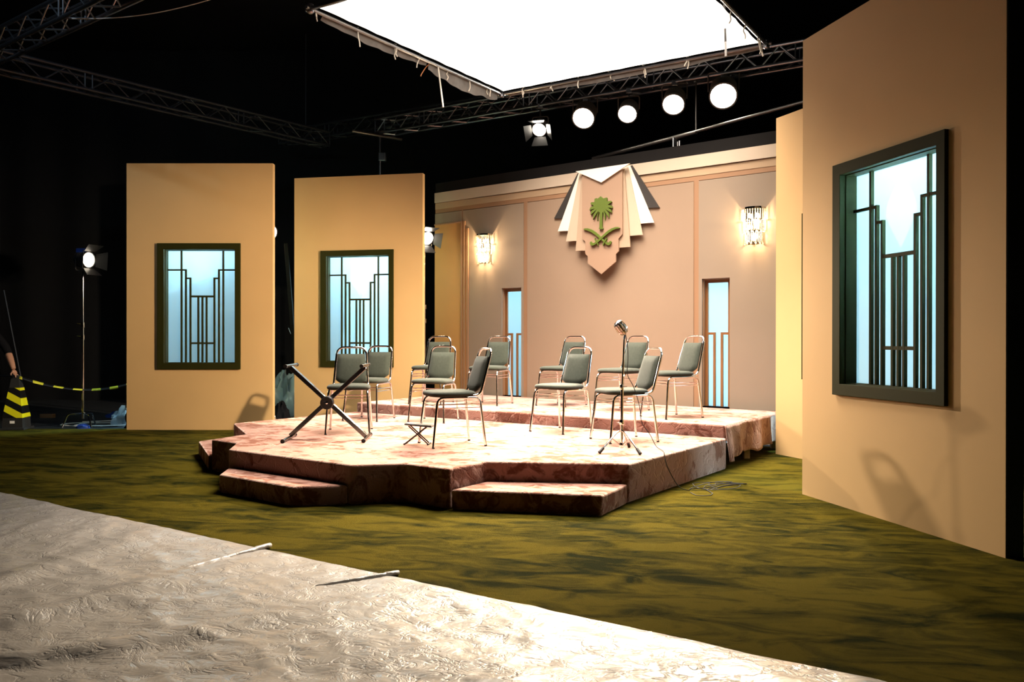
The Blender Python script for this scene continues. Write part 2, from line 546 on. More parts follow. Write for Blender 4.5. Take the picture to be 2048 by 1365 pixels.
set_flat('tan window flat standing alone at the far left beside the lamp stand', -5.287, 11.331, -0.0022)
set_flat('tan window flat standing behind the black keyboard stand, second from the left', -3.263, 12.382, -0.2019)
set_flat('big near tan window flat at the right edge, with black end edge', 2.343, 6.663, -1.3317, True, glow=0.7)
set_flat('tan flat mostly hidden behind the big near window flat, beside the back wall', 2.875, 9.0, R(-68))

# ------------------------------------------------------------------ back wall of the set
WA = R(-37.7)
WC = Vector((1.22, 11.13, 0))
WD = Vector((math.cos(WA), math.sin(WA), 0)); WN = Vector((-math.sin(WA), math.cos(WA), 0))   # WN points backwards
def wl(s, y, z): return WC + WD * s + WN * y + Vector((0, 0, z))
S0, S1 = -3.075, 3.30
UPZ = 0.42
bw = thing('set_back_wall', 'wide cream and tan panelled back wall carrying the emblem and two lights', 'set wall', WC, WA)
# brown core behind the boards, open at the two niches
def with_notch(x0, x1, z0, z1, nx0, nx1, nz):
    return [(x0, z0), (nx0, z0), (nx0, nz), (nx1, nz), (nx1, z0), (x1, z0), (x1, z1), (x0, z1)]
N1 = (-1.735, -1.374, 2.0); N2 = (1.436, 1.798, 2.0)
core = MB()
core.prism([(S0, 0), (N1[0], 0), (N1[0], 2.0), (N1[1], 2.0), (N1[1], 0), (N2[0], 0), (N2[0], 2.0), (N2[1], 2.0), (N2[1], 0), (S1, 0), (S1, 3.70), (S0, 3.70)], 0.026, 0.07)
tag(core.build('backing', 'core_brown', bw))
def board(name, pts, mat, y0=0.0, label=None):
    o = MB().prism(pts, y0, 0.026).build(name, mat, bw)
    if label: tag(o, label)
    return o
def rect(x0, x1, z0, z1): return [(x0, z0), (x1, z0), (x1, z1), (x0, z1)]
board('fascia', rect(S0, S1, 3.547, 3.70), 'black_paint', 0.012, 'black strip along the top')
board('cornice', rect(S0, S1, 3.392, 3.545), 'wall_cream', -0.012)
board('frieze', rect(S0, S1, 3.289, 3.383), 'wall_light_tan', 0.004)
board('rail', rect(S0, S1, 3.228, 3.289), 'wall_trim_tan', 0.008)
board('centre_panel', rect(-1.266, 1.323, 0, 3.220), 'wall_tan')
board('pilaster', rect(-1.334, -1.266, 0, 3.228), 'wall_trim_tan', 0.008)
board('pilaster', rect(1.323, 1.392, 0, 3.228), 'wall_trim_tan', 0.008)
board('side_panel', with_notch(-2.497, -1.334, 0, 3.220, N1[0], N1[1], N1[2]), 'wall_beige')
board('side_panel', with_notch(1.392, S1, 0, 3.220, N2[0], N2[1], N2[2]), 'wall_beige')
board('end_strip', rect(-2.520, -2.497, 0, 3.228), 'wall_trim_tan', 0.008)
board('end_panel', rect(S0, -2.520, 0, 3.220), 'wall_beige')
# stepped pilaster at the left end: a gold panel with raised fillets
board('gold_panel', rect(S0, -2.525, 0, 3.035), 'gold_tan', -0.006)
for (xa, xb, zt, y) in ((-2.525, -2.492, 3.055, -0.020), (-2.492, -2.468, 3.055, -0.008), (-2.468, -2.437, 3.055, -0.022),
                        (-2.437, -2.408, 2.940, -0.008), (-2.408, -2.374, 2.940, -0.022)):
    board('fillet_strip', rect(xa, xb, 0, zt), 'wall_trim_tan' if y < -0.015 else 'gold_tan', y)
board('cap_strip', rect(S0, -2.525, 3.035, 3.055), 'wall_trim_tan', -0.020)
# niches with backlit panes
def niche(n):
    a, b, zt = n
    c = (a + b) / 2
    j = MB()
    j.prism([(a, UPZ), (a + 0.012, UPZ), (a + 0.012, zt - 0.012), (b - 0.012, zt - 0.012), (b - 0.012, UPZ), (b, UPZ), (b, zt), (a, zt)], 0.027, 0.12)
    tag(j.build('niche_jamb', 'wall_trim_tan', bw))
    f = MB()
    f.prism([(a + 0.012, UPZ), (a + 0.05, UPZ), (a + 0.05, zt - 0.05), (b - 0.05, zt - 0.05), (b - 0.05, UPZ), (b - 0.012, UPZ), (b - 0.012, zt - 0.012), (a + 0.012, zt - 0.012)], 0.070, 0.095)
    tag(f.build('niche_frame', 'jamb_brown', bw), 'orange brown inner frame')
    for s in (-1, 1):
        q = MB()
        xi, xo = c + s * 0.034, c + s * 0.064
        xe = c + s * (c - a - 0.05)
        q.prism([(xi, UPZ), (xi, 1.336), (xe, 1.336), (xe, 1.307), (xo, 1.307), (xo, UPZ)], 0.072, 0.092)
        q.build('niche_bar', 'jamb_brown', bw)
    MB().box(a + 0.013, 0.097, UPZ, b - 0.013, 0.100, zt - 0.013).build('niche_pane', 'frosted_pane', bw)
    add_light('niche_backlight', 'AREA', (c, 1.05, zt - 0.02), (c, 0.1, zt - 0.55), NICHE_W, COOL, bw, shape='RECTANGLE', size=0.35, size_y=0.2, spread=R(110))
niche(N1); niche(N2)

# ------------------------------------------------------------------ emblem on the back wall
def obs(s, z, prot):
    """point seen at (s,z) on the wall face, but standing prot in front of it"""
    P = wl(s, 0, z); v = Vector((0, 0, 1.25)) - P
    k = prot / -(v.dot(WN))
    q = P + v * k
    d = q - WC
    return (d.dot(WD), q.z)
em = thing('wall_emblem', 'fan-shaped wall crest with green palm tree over two crossed swords', 'emblem', WC, WA)
def layer(name, pts, prot, mat, th=0.018, label=None):
    q = [obs(s, z, prot) for s, z in pts]
    o = MB().prism(q, -prot, -prot + th).build(name, mat, em)
    if label: tag(o, label)
    return o
layer('fan_blade', [(-0.40, 3.538), (-0.797, 2.947), (-0.640, 2.933), (-0.30, 3.50)], 0.018, 'emblem_black', 0.017, 'black outer blade')
layer('fan_blade', [(0.451, 3.539), (0.847, 2.943), (0.68, 2.954), (0.33, 3.50)], 0.018, 'emblem_black', 0.017, 'black outer blade')
layer('fan_blade', [(-0.385, 3.534), (-0.732, 2.762), (-0.54, 2.754), (-0.25, 3.50)], 0.036, 'emblem_white', 0.017, 'white blade')
layer('fan_blade', [(0.415, 3.538), (0.767, 2.757), (0.55, 2.760), (0.24, 3.50)], 0.036, 'emblem_white', 0.017, 'white blade')
layer('fan_blade', [(-0.367, 3.527), (-0.596, 2.611), (-0.40, 2.604), (-0.20, 3.48)], 0.054, 'emblem_cream', 0.017, 'cream blade')
layer('fan_blade', [(0.385, 3.523), (0.605, 2.610), (0.39, 2.611), (0.18, 3.48)], 0.054, 'emblem_cream', 0.017, 'cream blade')
layer('fan_blade', [(-0.340, 3.509), (-0.435, 2.468), (-0.24, 2.463), (-0.15, 3.46)], 0.072, 'emblem_cream_dark', 0.017)
layer('fan_blade', [(0.330, 3.507), (0.422, 2.465), (0.22, 2.466), (0.13, 3.46)], 0.072, 'emblem_cream_dark', 0.017)
layer('shield', [(-0.328, 3.509), (0.303, 3.501), (0.303, 2.644), (0.245, 2.585), (0.247, 2.42), (0.205, 2.385), (0.205, 2.284), (-0.020, 2.126),
                 (-0.236, 2.286), (-0.237, 2.383), (-0.277, 2.418), (-0.279, 2.585), (-0.328, 2.632)], 0.092, 'emblem_tan', 0.019)
layer('top_triangle', [(-0.437, 3.566), (0.412, 3.566), (-0.024, 3.365)], 0.112, 'emblem_white', 0.02, 'white triangle')
# palm tree and swords: outlines in crest pixels turned into wall coordinates
def epx(x, y):
    u, v = 1080 + x / 5.25, 310 + y / 5.25
    a, b = u - 1024, 682.5 - v
    cr, sr = math.cos(-0.0008), math.sin(-0.0008)
    px, py = cr * a - sr * b, sr * a + cr * b
    c, s = math.cos(0.0023), math.sin(0.0023)
    d = Vector((px, 1652 * c + py * s, -1652 * s + py * c))
    o = Vector((0, 0, 1.25))
    k = (WC - o).dot(WN) / d.dot(WN)
    q = o + d * k
    return ((q - WC).dot(WD), q.z)
def leafed_palm():
    cx, cy = 636, 520
    out = []
    # fronds given as (tip x, tip y); valleys are between them on an inner ellipse
    tips = [(633, 433), (700, 452), (748, 492), (757, 556), (748, 605), (722, 658), (680, 686)]
    tipsl = [(600, 694), (553, 678), (527, 628), (516, 580), (527, 515), (570, 460)]
    def valley(a, f=0.80):
        return (cx + math.cos(a) * 92 * f, cy + math.sin(a) * 84 * f)
    right = tips
    pts = [right[0]]
    seq = right[1:]
    prev = right[0]
    for tpt in seq:
        am = 0.5 * (math.atan2(prev[1] - cy, prev[0] - cx) + math.atan2(tpt[1] - cy, tpt[0] - cx))
        v = valley(am)
        pts.append(v)
        pts.append((0.35 * v[0] + 0.65 * tpt[0] + 9, 0.45 * v[1] + 0.55 * tpt[1] - 9))
        pts.append(tpt)
        prev = tpt
    pts += [(668, 640), (660, 596), (652, 606), (648, 680), (650, 762), (658, 772), (655, 781), (617, 778), (616, 770), (621, 760), (623, 680), (622, 600), (612, 596), (604, 640)]
    prev = None
    for tpt in tipsl:
        if prev:
            a1 = math.atan2(prev[1] - cy, prev[0] - cx) % (2 * math.pi); a2 = math.atan2(tpt[1] - cy, tpt[0] - cx) % (2 * math.pi)
            v = valley(0.5 * (a1 + a2))
            pts.append((0.35 * v[0] + 0.65 * prev[0] - 7, 0.45 * v[1] + 0.55 * prev[1] - 9))
            pts.append(v)
        pts.append(tpt)
        prev = tpt
    v = valley(-2.1); pts.append((590, 452)); pts.append(v)
    return pts
layer('palm_tree', [epx(*p) for p in leafed_palm()], 0.116, 'emblem_green', 0.023)
swA = [(452, 778), (470, 771), (500, 770), (540, 783), (580, 808), (620, 845), (660, 882), (690, 908), (706, 918), (722, 915), (728, 903), (740, 902), (746, 915), (740, 935), (722, 948), (704, 947),
       (680, 928), (650, 900), (612, 868), (570, 834), (530, 808), (490, 792), (460, 787)]
swB = [(833, 763), (815, 756), (785, 757), (745, 772), (705, 798), (665, 834), (625, 872), (592, 900), (572, 920), (552, 926), (542, 918), (537, 909), (524, 912), (521, 930), (530, 948), (550, 952), (572, 944),
       (600, 922), (640, 886), (680, 850), (720, 816), (765, 788), (800, 774), (828, 770)]
gA = [(690, 868), (682, 890), (665, 912), (655, 935), (656, 952), (663, 950), (668, 932), (680, 912), (692, 894), (697, 876)]
gB = [(575, 872), (570, 884), (577, 904), (592, 922), (600, 940), (602, 952), (607, 950), (606, 930), (594, 908), (581, 890)]
for nm, pts, pr in (('sword', swA, 0.114), ('sword', swB, 0.118), ('sword_guard', gA, 0.119), ('sword_guard', gB, 0.119)):
    layer(nm, [epx(*p) for p in pts], pr, 'emblem_green', pr - 0.094)

# ------------------------------------------------------------------ crystal wall sconces
def sconce(label, s):
    t = thing('crystal_sconce', label, 'wall light', wl(s, 0, 2.38), WA, 'crystal sconces on the back wall')
    half = [(0.135 * math.cos(a), -0.125 * math.sin(a)) for a in [math.pi * k / 16 for k in range(17)]]
    MB().prism([(x, y) for x, y in half], 0.418, 0.440, 'XY').build('top_plate', 'chrome', t)
    MB().box(-0.095, -0.016, 0.02, 0.095, 0.0, 0.42).build('back_plate', 'chrome', t)
    for k, (rx, ry, zt, zb) in enumerate(((0.146, 0.128, 0.416, 0.285), (0.126, 0.110, 0.285, 0.150), (0.108, 0.094, 0.150, 0.012))):
        m = MB()
        n = 15 - k
        rows = 8
        for i in range(n):
            a = math.pi * (0.03 + 0.94 * i / (n - 1))
            x, y = rx * math.cos(a), -ry * math.sin(a) - 0.004
            for j in range(rows):
                z = zt - 0.010 - (zt - zb - 0.028) * j / (rows - 1)
                r = 0.0078
                m.add([(x + r, y, z), (x, y + r, z), (x - r, y, z), (x, y - r, z), (x, y, z + r), (x, y, z - r)],
                      [(0, 1, 4), (1, 2, 4), (2, 3, 4), (3, 0, 4), (1, 0, 5), (2, 1, 5), (3, 2, 5), (0, 3, 5)])
            if i % 2 == 0:
                M = Matrix.Translation((x * 1.02, y * 1.04, zb - 0.004))
                m.lathe([(0.001, 0.013), (0.009, 0.008), (0.0125, 0.0), (0.009, -0.008), (0.001, -0.013)], 8, M)
        m.build('crystal_tier', 'crystal', t)
    for (x, z) in ((-0.045, 0.345), (0.045, 0.345), (-0.04, 0.215), (0.04, 0.215), (0.0, 0.075)):
        b = MB().lathe([(0.004, -0.03), (0.009, -0.024), (0.011, -0.005), (0.009, 0.012), (0.003, 0.024)], 8, Matrix.Translation((x, -0.05, z)))
        b.build('bulb', 'bulb_lit', t, smooth='all')
    add_light('sconce_glow', 'POINT', (0, -0.085, 0.28), None, 45.0, (1.0, 0.72, 0.42), t, shadow_soft_size=0.02)
    add_light('sconce_glow', 'POINT', (0, -0.075, 0.10), None, 26.0, (1.0, 0.72, 0.42), t, shadow_soft_size=0.02)
    return t
sconce('bright crystal wall sconce near the left end of the back wall', -2.055)
sconce('crystal wall sconce on the right side of the back wall, above the right niche', 2.105)

# ------------------------------------------------------------------ velvet covered stage
LOWZ = 0.30
PA, PB, PC, PD, PE = (-3.13, 9.29), (-2.65, 8.25), (-2.84, 7.80), (-2.52, 7.55), (-2.44, 7.11)
PF, PG, PH, PI, PJ, PK = (-1.21, 6.22), (-0.81, 6.30), (-0.46, 6.04), (-0.21, 6.40), (0.89, 6.29), (2.05, 7.95)
UL, UR, URB, ULB = (-2.03, 10.80), (2.05, 7.96), (3.08, 9.48), (-0.86, 12.62)
def carpeted(name, label, cat, pts, z0, z1, group=None, inset=0.0):
    m = MB().prism(pts, z0, z1, 'XY')
    o = m.build(name, 'brown_velvet', None, bevel=0.018)
    o.modifiers['bevel'].segments = 3
    return tag(o, label, cat, group)
lower = [PA, PB, PC, PD, PE, PF, PG, PH, PI, PJ, (PK[0] + 0.01, PK[1] - 0.02), (UL[0] - 0.02, UL[1] - 0.01)]
carpeted('stage_platform', 'low brown velvet covered stage with zigzag front edge under the front chairs', 'stage', lower, 0.0, LOWZ)
SG = 'velvet steps around the stage'
carpeted('stage_step', 'brown velvet step at the centre front of the stage, facing the plastic sheet', 'step',
         [(-2.425, 7.07), (-2.375, 6.70), (-1.63, 6.14), (-1.235, 6.215)], 0.0, 0.15, SG)
carpeted('stage_step', 'brown velvet step at the right front of the stage below the microphone', 'step',
         [(-0.445, 6.03), (0.635, 5.815), (0.88, 6.27), (-0.20, 6.385)], 0.0, 0.15, SG)
carpeted('stage_step', 'brown velvet step at the far left end of the stage, near the left flat', 'step',
         [(-2.865, 7.80), (-3.37, 8.88), (-3.15, 9.28), (-2.67, 8.25)], 0.0, 0.15, SG)
# upper riser: deck, and a loose skirt on its right side that stops above the floor
ur = thing('stage_riser', 'upper brown velvet riser along the back wall carrying the rear row of chairs', 'stage')
o = MB().prism([UL, UR, URB, ULB], UPZ - 0.16, UPZ, 'XY').build('deck', 'brown_velvet', ur, bevel=0.015)
o = MB().prism([(UL[0] + 0.02, UL[1] + 0.02), (UR[0] - 0.03, UR[1] + 0.02), (UR[0] - 0.035, UR[1] + 0.06), (UL[0] + 0.04, UL[1] + 0.05)], 0.0, UPZ - 0.16, 'XY').build('front_board', 'brown_velvet', ur)
a, b = Vector((*UR, 0)), Vector((*URB, 0))
nrm = Vector((b.y - a.y, -(b.x - a.x), 0)).normalized()
def skirt(u, v):
    h = 0.31 + 0.05 * noise.noise(Vector((u * 5, 1.3, 0))) + 0.03 * noise.noise(Vector((u * 13, 4.3, 0)))
    h = h if u > 0.03 else 0.34
    z = (UPZ - 0.008) - v * h
    w_ = v * (0.022 * math.sin(u * 30 + 2 * math.sin(u * 7)) + 0.018 * math.sin(u * 13 + v * 2)) + 0.012 + 0.025 * v
    p = a.lerp(b, u * 1.0 - 0.005) + nrm * w_
    return (p.x, p.y, z)
o = MB().grid(skirt, 70, 14).build('skirt', 'brown_velvet', ur, smooth='all')
o.modifiers.new('solid', 'SOLIDIFY').thickness = 0.006
for u in (0.45, 0.97):
    p = a.lerp(b, u) - nrm * 0.06
    MB().box(p.x - 0.03, p.y - 0.03, 0, p.x + 0.03, p.y + 0.03, UPZ - 0.16).build('leg', 'raw_wood', ur)
p = a.lerp(b, 0.3) - nrm * 0.5
MB().box(p.x - 0.03, p.y - 0.03, 0, p.x + 0.03, p.y + 0.03, UPZ - 0.16).build('leg', 'raw_wood', ur)

# ------------------------------------------------------------------ chairs
def make_chair():
    t = thing('banquet_chair', None, 'chair')
    r = 0.0115
    def leg(sx, sy):
        pts = fillet([(0.0, sy * 0.190, 0.432), (sx * 0.195, sy * 0.190, 0.432), (sx * 0.243, sy * 0.215, 0.0)], 0.06, 6)
        o = MB().tube(pts, r, 10).build('leg', 'chrome', t, smooth=True)
        MB().tube([(sx * 0.2415, sy * 0.2142, 0.012), (sx * 0.2430, sy * 0.215, 0.0005)], r + 0.0012, 10).build('foot_cap', 'black_rubber', o)
    for sx in (1, -1):
        for sy in (1, -1): leg(sx, sy)
    U = fillet([(0.12, 0.172, 0.448), (-0.205, 0.178, 0.448), (-0.330, 0.150, 0.862), (-0.330, -0.150, 0.862), (-0.205, -0.178, 0.448), (0.12, -0.172, 0.448)],
               [0.06, 0.085, 0.085, 0.06], 8)
    MB().tube(U, r, 10).build('back_frame', 'chrome', t, smooth=True)
    # seat cushion: rounded outline, domed
    def outline(k, n=36):
        a = 2 * math.pi * k / n
        c, s = math.cos(a), math.sin(a)
        e = 0.42
        x = 0.212 * math.copysign(abs(c) ** e, c); y = math.copysign(abs(s) ** e, s)
        wy = 0.216 if x > 0 else 0.216 - 0.022 * (-x / 0.212)
        return Vector((x + 0.025, y * wy, 0))
    n = 36
    rings = [(0.0, 0.440), (0.90, 0.440), (0.97, 0.446), (1.0, 0.460), (0.985, 0.474), (0.94, 0.484), (0.80, 0.491), (0.45, 0.496), (0.0, 0.498)]
    m = MB(); vs, fs = [], []
    for f, z in rings:
        for k in range(n):
            p = outline(k); vs.append((0.025 + (p.x - 0.025) * f, p.y * f, z))
    for q in range(len(rings) - 1):
        for k in range(n):
            k2 = (k + 1) % n
            fs.append((q * n + k, q * n + k2, (q + 1) * n + k2, (q + 1) * n + k))
    m.add(vs, fs)
    so = m.build('seat', 'upholstery', t, smooth='all')
    # back pad: narrower at the top, rounded bottom edge, leaning with the tubes
    def pad_pt(u, z, d):
        lean = -0.205 - (z - 0.448) / 0.414 * 0.125
        return (lean + 0.012 + d, u, z)
    prof = []
    zb, zt = 0.468, 0.792
    for k in range(13):
        u = -1 + 2 * k / 12
        prof.append((u, zb + 0.058 * abs(u) ** 2.6))
    fr = MB(); vs, fs = [], []
    NU, NV = 13, 11
    for side in (0, 1):
        for j in range(NV):
            v = j / (NV - 1)
            for i in range(NU):
                u = -1 + 2 * i / (NU - 1)
                z = (zb + 0.058 * abs(u) ** 2.6) * (1 - v) + zt * v
                hwid = 0.161 - 0.019 * (z - zb) / (zt - zb)
                edge = max(abs(u) ** 8, abs(2 * v - 1) ** 10)
                th = 0.026 * (1 - 0.75 * edge) + 0.008 * (1 - u * u) * (1 - (2 * v - 1) ** 2)
                d = th if side == 0 else -0.010 * (1 - 0.5 * edge)
                vs.append(pad_pt(u * hwid, z, d))
    for side in (0, 1):
        o = side * NU * NV
        for j in range(NV - 1):
            for i in range(NU - 1):
                fs.append((o + j * NU + i, o + j * NU + i + 1, o + (j + 1) * NU + i + 1, o + (j + 1) * NU + i))
    o = NU * NV
    for i in range(NU - 1):
        fs.append((i, i + 1, o + i + 1, o + i)); k = (NV - 1) * NU
        fs.append((k + i, k + i + 1, o + k + i + 1, o + k + i))
    for j in range(NV - 1):
        fs.append((j * NU, (j + 1) * NU, o + (j + 1) * NU, o + j * NU)); k = NU - 1
        fs.append((j * NU + k, (j + 1) * NU + k, o + (j + 1) * NU + k, o + j * NU + k))
    fr.add(vs, fs)
    fr.build('backrest', 'upholstery', t, smooth=True)
    def legpt(sx, sy, z):
        k = z / 0.432
        return (sx * (0.243 * (1 - k) + 0.195 * k), sy * (0.215 * (1 - k) + 0.190 * k), z)
    for z in (0.375, 0.345):
        for sy in (1, -1):
            MB().tube([legpt(1, sy, z), legpt(-1, sy, z)], 0.0042, 6).build('stretcher', 'chrome', t, smooth=True)
    for z in (0.39, 0.36):
        MB().tube([legpt(1, 1, z), legpt(1, -1, z)], 0.0042, 6).build('stretcher', 'chrome', t, smooth=True)
    MB().tube([legpt(-1, 1, 0.36), legpt(-1, -1, 0.36)], 0.0042, 6).build('stretcher', 'chrome', t, smooth=True)
    return t
chair0 = make_chair()
CHAIRS = [
    (-1.66, 8.435, LOWZ, -83, 'chrome chair with green pads right behind the black X-shaped keyboard stand'),
    (-1.685, 9.74, LOWZ, -106, 'chrome chair with green pads standing before the second window flat from the left'),
    (-1.04, 10.67, UPZ, -105, 'leftmost chrome chair on the riser, partly hidden by the chair before it'),
    (-0.905, 9.57, LOWZ, -106, 'chrome chair with green pads hiding the leftmost riser chair behind it'),
    (-0.287, 10.53, UPZ, -113, 'chrome chair with green pads on the riser, in front of the left niche'),
    (-0.54, 7.43, LOWZ, -157, 'chrome chair with green pads seen side-on beside the small folding footrest'),
    (0.62, 10.35, UPZ, -127, 'chrome chair with green pads on the riser, straight below the emblem'),
    (0.51, 8.52, LOWZ, -132, 'chrome chair with green pads at the foot of the riser, between footrest and microphone'),
    (1.275, 9.63, UPZ, -137, 'chrome chair with green pads on the riser, just behind the microphone chair'),
    (1.05, 7.75, LOWZ, -161, 'chrome chair with green pads standing right behind the microphone stand'),
    (1.70, 8.80, UPZ, -152, 'chrome chair with green pads on the riser at its right end, by the right niche'),
]
for k, (x, y, z, h, lab) in enumerate(CHAIRS):
    c = chair0 if k == 0 else copy_tree(chair0)
    c.location = (x, y, z); c.rotation_euler = (0, 0, R(h))
    tag(c, lab, 'chair', 'chrome chairs on the stage')

# ------------------------------------------------------------------ keyboard stand
ks = thing('keyboard_stand', 'empty black X-shaped folding keyboard stand at the left front of the stage', 'stand', (-1.735, 7.80, LOWZ), R(3))
for sx in (-1, 1):
    f = MB().tube([(sx * 0.365, -0.27, 0.018), (sx * 0.365, 0.26, 0.018)], 0.0165, 12).build('foot_bar', 'black_gloss', ks, smooth=True)
    tp = MB().tube([(sx * 0.345, -0.25, 0.70), (sx * 0.345, 0.25, 0.70)], 0.0155, 12).build('top_bar', 'black_gloss', ks, smooth=True)
    for y in (-0.27, 0.26):
        MB().tube([(sx * 0.365, y - 0.012, 0.018), (sx * 0.365, y + 0.012, 0.018)], 0.0195, 12).build('end_cap', 'black_rubber', f)
    for y in (-0.25, 0.25):
        MB().tube([(sx * 0.345, y - 0.012, 0.70), (sx * 0.345, y + 0.012, 0.70)], 0.0185, 12).build('end_cap', 'black_rubber', tp)
def flatbar(p, q, w_, d, y):
    p, q = Vector(p), Vector(q)
    L = (q - p).length
    M = Matrix.Translation(p) @ Vector((0, 0, 1)).rotation_difference((q - p)).to_matrix().to_4x4()
    return MB().box(-w_ / 2, -d / 2, 0, w_ / 2, d / 2, L, M)
for (sx, ys) in ((1, (-0.060, -0.022)), (-1, (0.022, 0.060))):
    for y in ys:
        flatbar((sx * 0.360, y, 0.035), (-sx * 0.343, y, 0.685), 0.040, 0.026, y).build('arm', 'black_gloss', ks, bevel=0.004)
M = Matrix.Translation((0, 0, 0.352)) @ Matrix.Rotation(R(90), 4, 'X')
MB().lathe([(0.056, 0.030), (0.062, 0.034), (0.062, 0.082), (0.055, 0.088)], 28, M).build('hub', 'black_metal', ks, smooth=True)
MB().lathe([(0.012, 0.088), (0.012, 0.094), (0.006, 0.096)], 14, M).build('hub_bolt', 'chrome', ks, smooth=True)
MB().lathe([(0.012, -0.09), (0.03, -0.085), (0.03, -0.066)], 14, M).build('hub_knob', 'black_metal', ks, smooth=True)

# ------------------------------------------------------------------ folding footrest
fs_ = thing('folding_footrest', 'small black folding footrest standing on the stage beside the side-on chair', 'footrest', (-0.85, 7.44, LOWZ), R(-6))
M = Matrix.Rotation(R(5), 4, 'Y')
MB().box(-0.125, -0.055, 0.168, 0.125, 0.055, 0.182, M).build('foot_plate', 'black_metal', fs_, bevel=0.005)
MB().box(-0.118, -0.048, 0.182, 0.118, 0.048, 0.186, M).build('rubber_mat', 'grey_cloth', fs_)
for y in (-0.042, 0.042):
    MB().tube([(-0.110, y, 0.006), (0.085, y, 0.160)], 0.0065, 6).build('leg', 'black_metal', fs_)
    MB().tube([(0.105, y * 0.8, 0.006), (-0.075, y * 0.8, 0.168)], 0.0065, 6).build('leg', 'black_metal', fs_)
for x in (-0.110, 0.105):
    MB().tube([(x, -0.06, 0.008), (x, 0.06, 0.008)], 0.008, 8).build('cross_bar', 'black_rubber', fs_)

# ------------------------------------------------------------------ vintage microphone on stand
mx, my = 0.93, 7.0
ms = thing('microphone_stand', 'chrome tripod microphone stand at the right front of the stage', 'microphone stand', (mx, my, LOWZ))
MB().tube([(0, 0, 0.045), (0.004, 0, 0.55)], 0.0125, 10).build('lower_tube', 'chrome', ms, smooth=True)
MB().tube([(0.004, 0, 0.52), (0.022, 0, 0.965)], 0.0085, 10).build('upper_tube', 'chrome', ms, smooth=True)
for z, r_ in ((0.545, 0.017), (0.245, 0.02), (0.05, 0.021)):
    MB().lathe([(r_ * 0.8, z - 0.022), (r_, z - 0.014), (r_, z + 0.014), (r_ * 0.8, z + 0.022)], 14).build('collar', 'chrome', ms, smooth=True)
MB().tube([(0, 0, 0.545), (0.045, -0.01, 0.548)], 0.004, 6).build('wing_bolt', 'chrome', ms)
MB().tube([(0, 0, 0.245), (-0.045, -0.01, 0.248)], 0.005, 6).build('wing_bolt', 'chrome', ms)
for ang in (-142, -62, 68):
    c, s = math.cos(R(ang)), math.sin(R(ang))
    o = MB().tube(fillet([(c * 0.012, s * 0.012, 0.175), (c * 0.06, s * 0.06, 0.160), (c * 0.245, s * 0.245, 0.022)], 0.05), 0.0085, 8).build('leg', 'chrome', ms, smooth=True)
    MB().tube([(c * 0.215, s * 0.215, 0.045), (c * 0.262, s * 0.262, 0.010)], [0.012, 0.015], 8).build('rubber_foot', 'black_rubber', o)
    MB().tube([(c * 0.018, s * 0.018, 0.05), (c * 0.115, s * 0.115, 0.118)], 0.005, 6).build('brace', 'chrome', ms)
mic = thing('vintage_microphone', 'chrome ribbed vintage microphone tilted up on top of the stand', 'microphone', (mx + 0.022, my, LOWZ + 0.965))
MB().tube(fillet([(0, 0, -0.012), (0.006, 0, 0.03), (0.0, -0.012, 0.055)], 0.02), 0.010, 8).build('swivel', 'chrome', mic, smooth=True)
Mm = Matrix.Translation((-0.030, -0.012, 0.082)) @ Matrix.Rotation(R(-38), 4, 'Y') @ Matrix.Rotation(R(14), 4, 'X') @ Matrix.Diagonal((1.0, 0.82, 1.0, 1.0))
prof = [(0.010, -0.062), (0.028, -0.058), (0.038, -0.046), (0.0425, -0.028), (0.0435, 0.0), (0.0425, 0.026), (0.038, 0.044), (0.028, 0.056), (0.012, 0.062)]
MB().lathe(prof, 28, Mm).build('grille_body', 'dull_chrome', mic, smooth=True)
for k in range(14):
    a = 2 * math.pi * k / 14
    m_ = MB(); m_.tube([Mm @ Vector((r_ * 1.03 * math.cos(a), r_ * 1.03 * math.sin(a), z)) for r_, z in prof], 0.0034, 6)
    m_.build('rib', 'chrome', mic, smooth=True)
MB().lathe([(0.0445, -0.036), (0.047, -0.034), (0.047, -0.024), (0.0445, -0.022)], 28, Mm).build('band', 'chrome', mic, smooth=True)
MB().tube([Mm @ Vector((0.0, -0.02, -0.05)), Vector((0.004, -0.004, 0.03))], 0.012, 8).build('pivot', 'dull_chrome', mic)
# its cable: off the stand, across the stage, over the edge, coiled on the carpet
cp = [(0.955, 6.95, 1.29), (0.975, 6.97, 1.19), (0.985, 7.02, 1.07), (0.985, 7.05, 0.95), (1.045, 7.08, 0.835), (1.095, 7.10, 0.68), (1.12, 7.12, 0.53),
      (1.19, 7.13, 0.43), (1.24, 7.10, 0.33), (1.275, 7.00, 0.306), (1.265, 6.86, 0.306), (1.255, 6.80, 0.30), (1.275, 6.755, 0.20), (1.36, 6.74, 0.05),
      (1.46, 6.78, 0.006)]
tag(MB().tube(smooth_path(cp, 6), 0.0035, 6).build('microphone_cable', 'black_rubber', None, smooth=True),
    'thin black cable running from the microphone down over the stage edge', 'cable')
coil = []
for k in range(46):
    a = k * 0.62
    rx = 0.17 + 0.09 * math.sin(k * 0.9); ry = 0.10 + 0.06 * math.sin(k * 0.53 + 1)
    coil.append((1.70 + 0.002 * k + rx * math.cos(a) + 0.08 * math.sin(k * 0.21), 6.98 + ry * math.sin(a) + 0.12 * math.cos(a), 0.006 + 0.004 * (k % 5)))
coil += [(1.62, 6.66, 0.006), (1.55, 6.56, 0.006), (1.47, 6.58, 0.006), (1.45, 6.70, 0.006)]
tag(MB().tube(smooth_path(coil[::1], 2), 0.0032, 5).build('cable_coil', 'black_rubber', None, smooth=True),
    'loose coil of thin black cable on the green carpet beside the stage', 'cable')

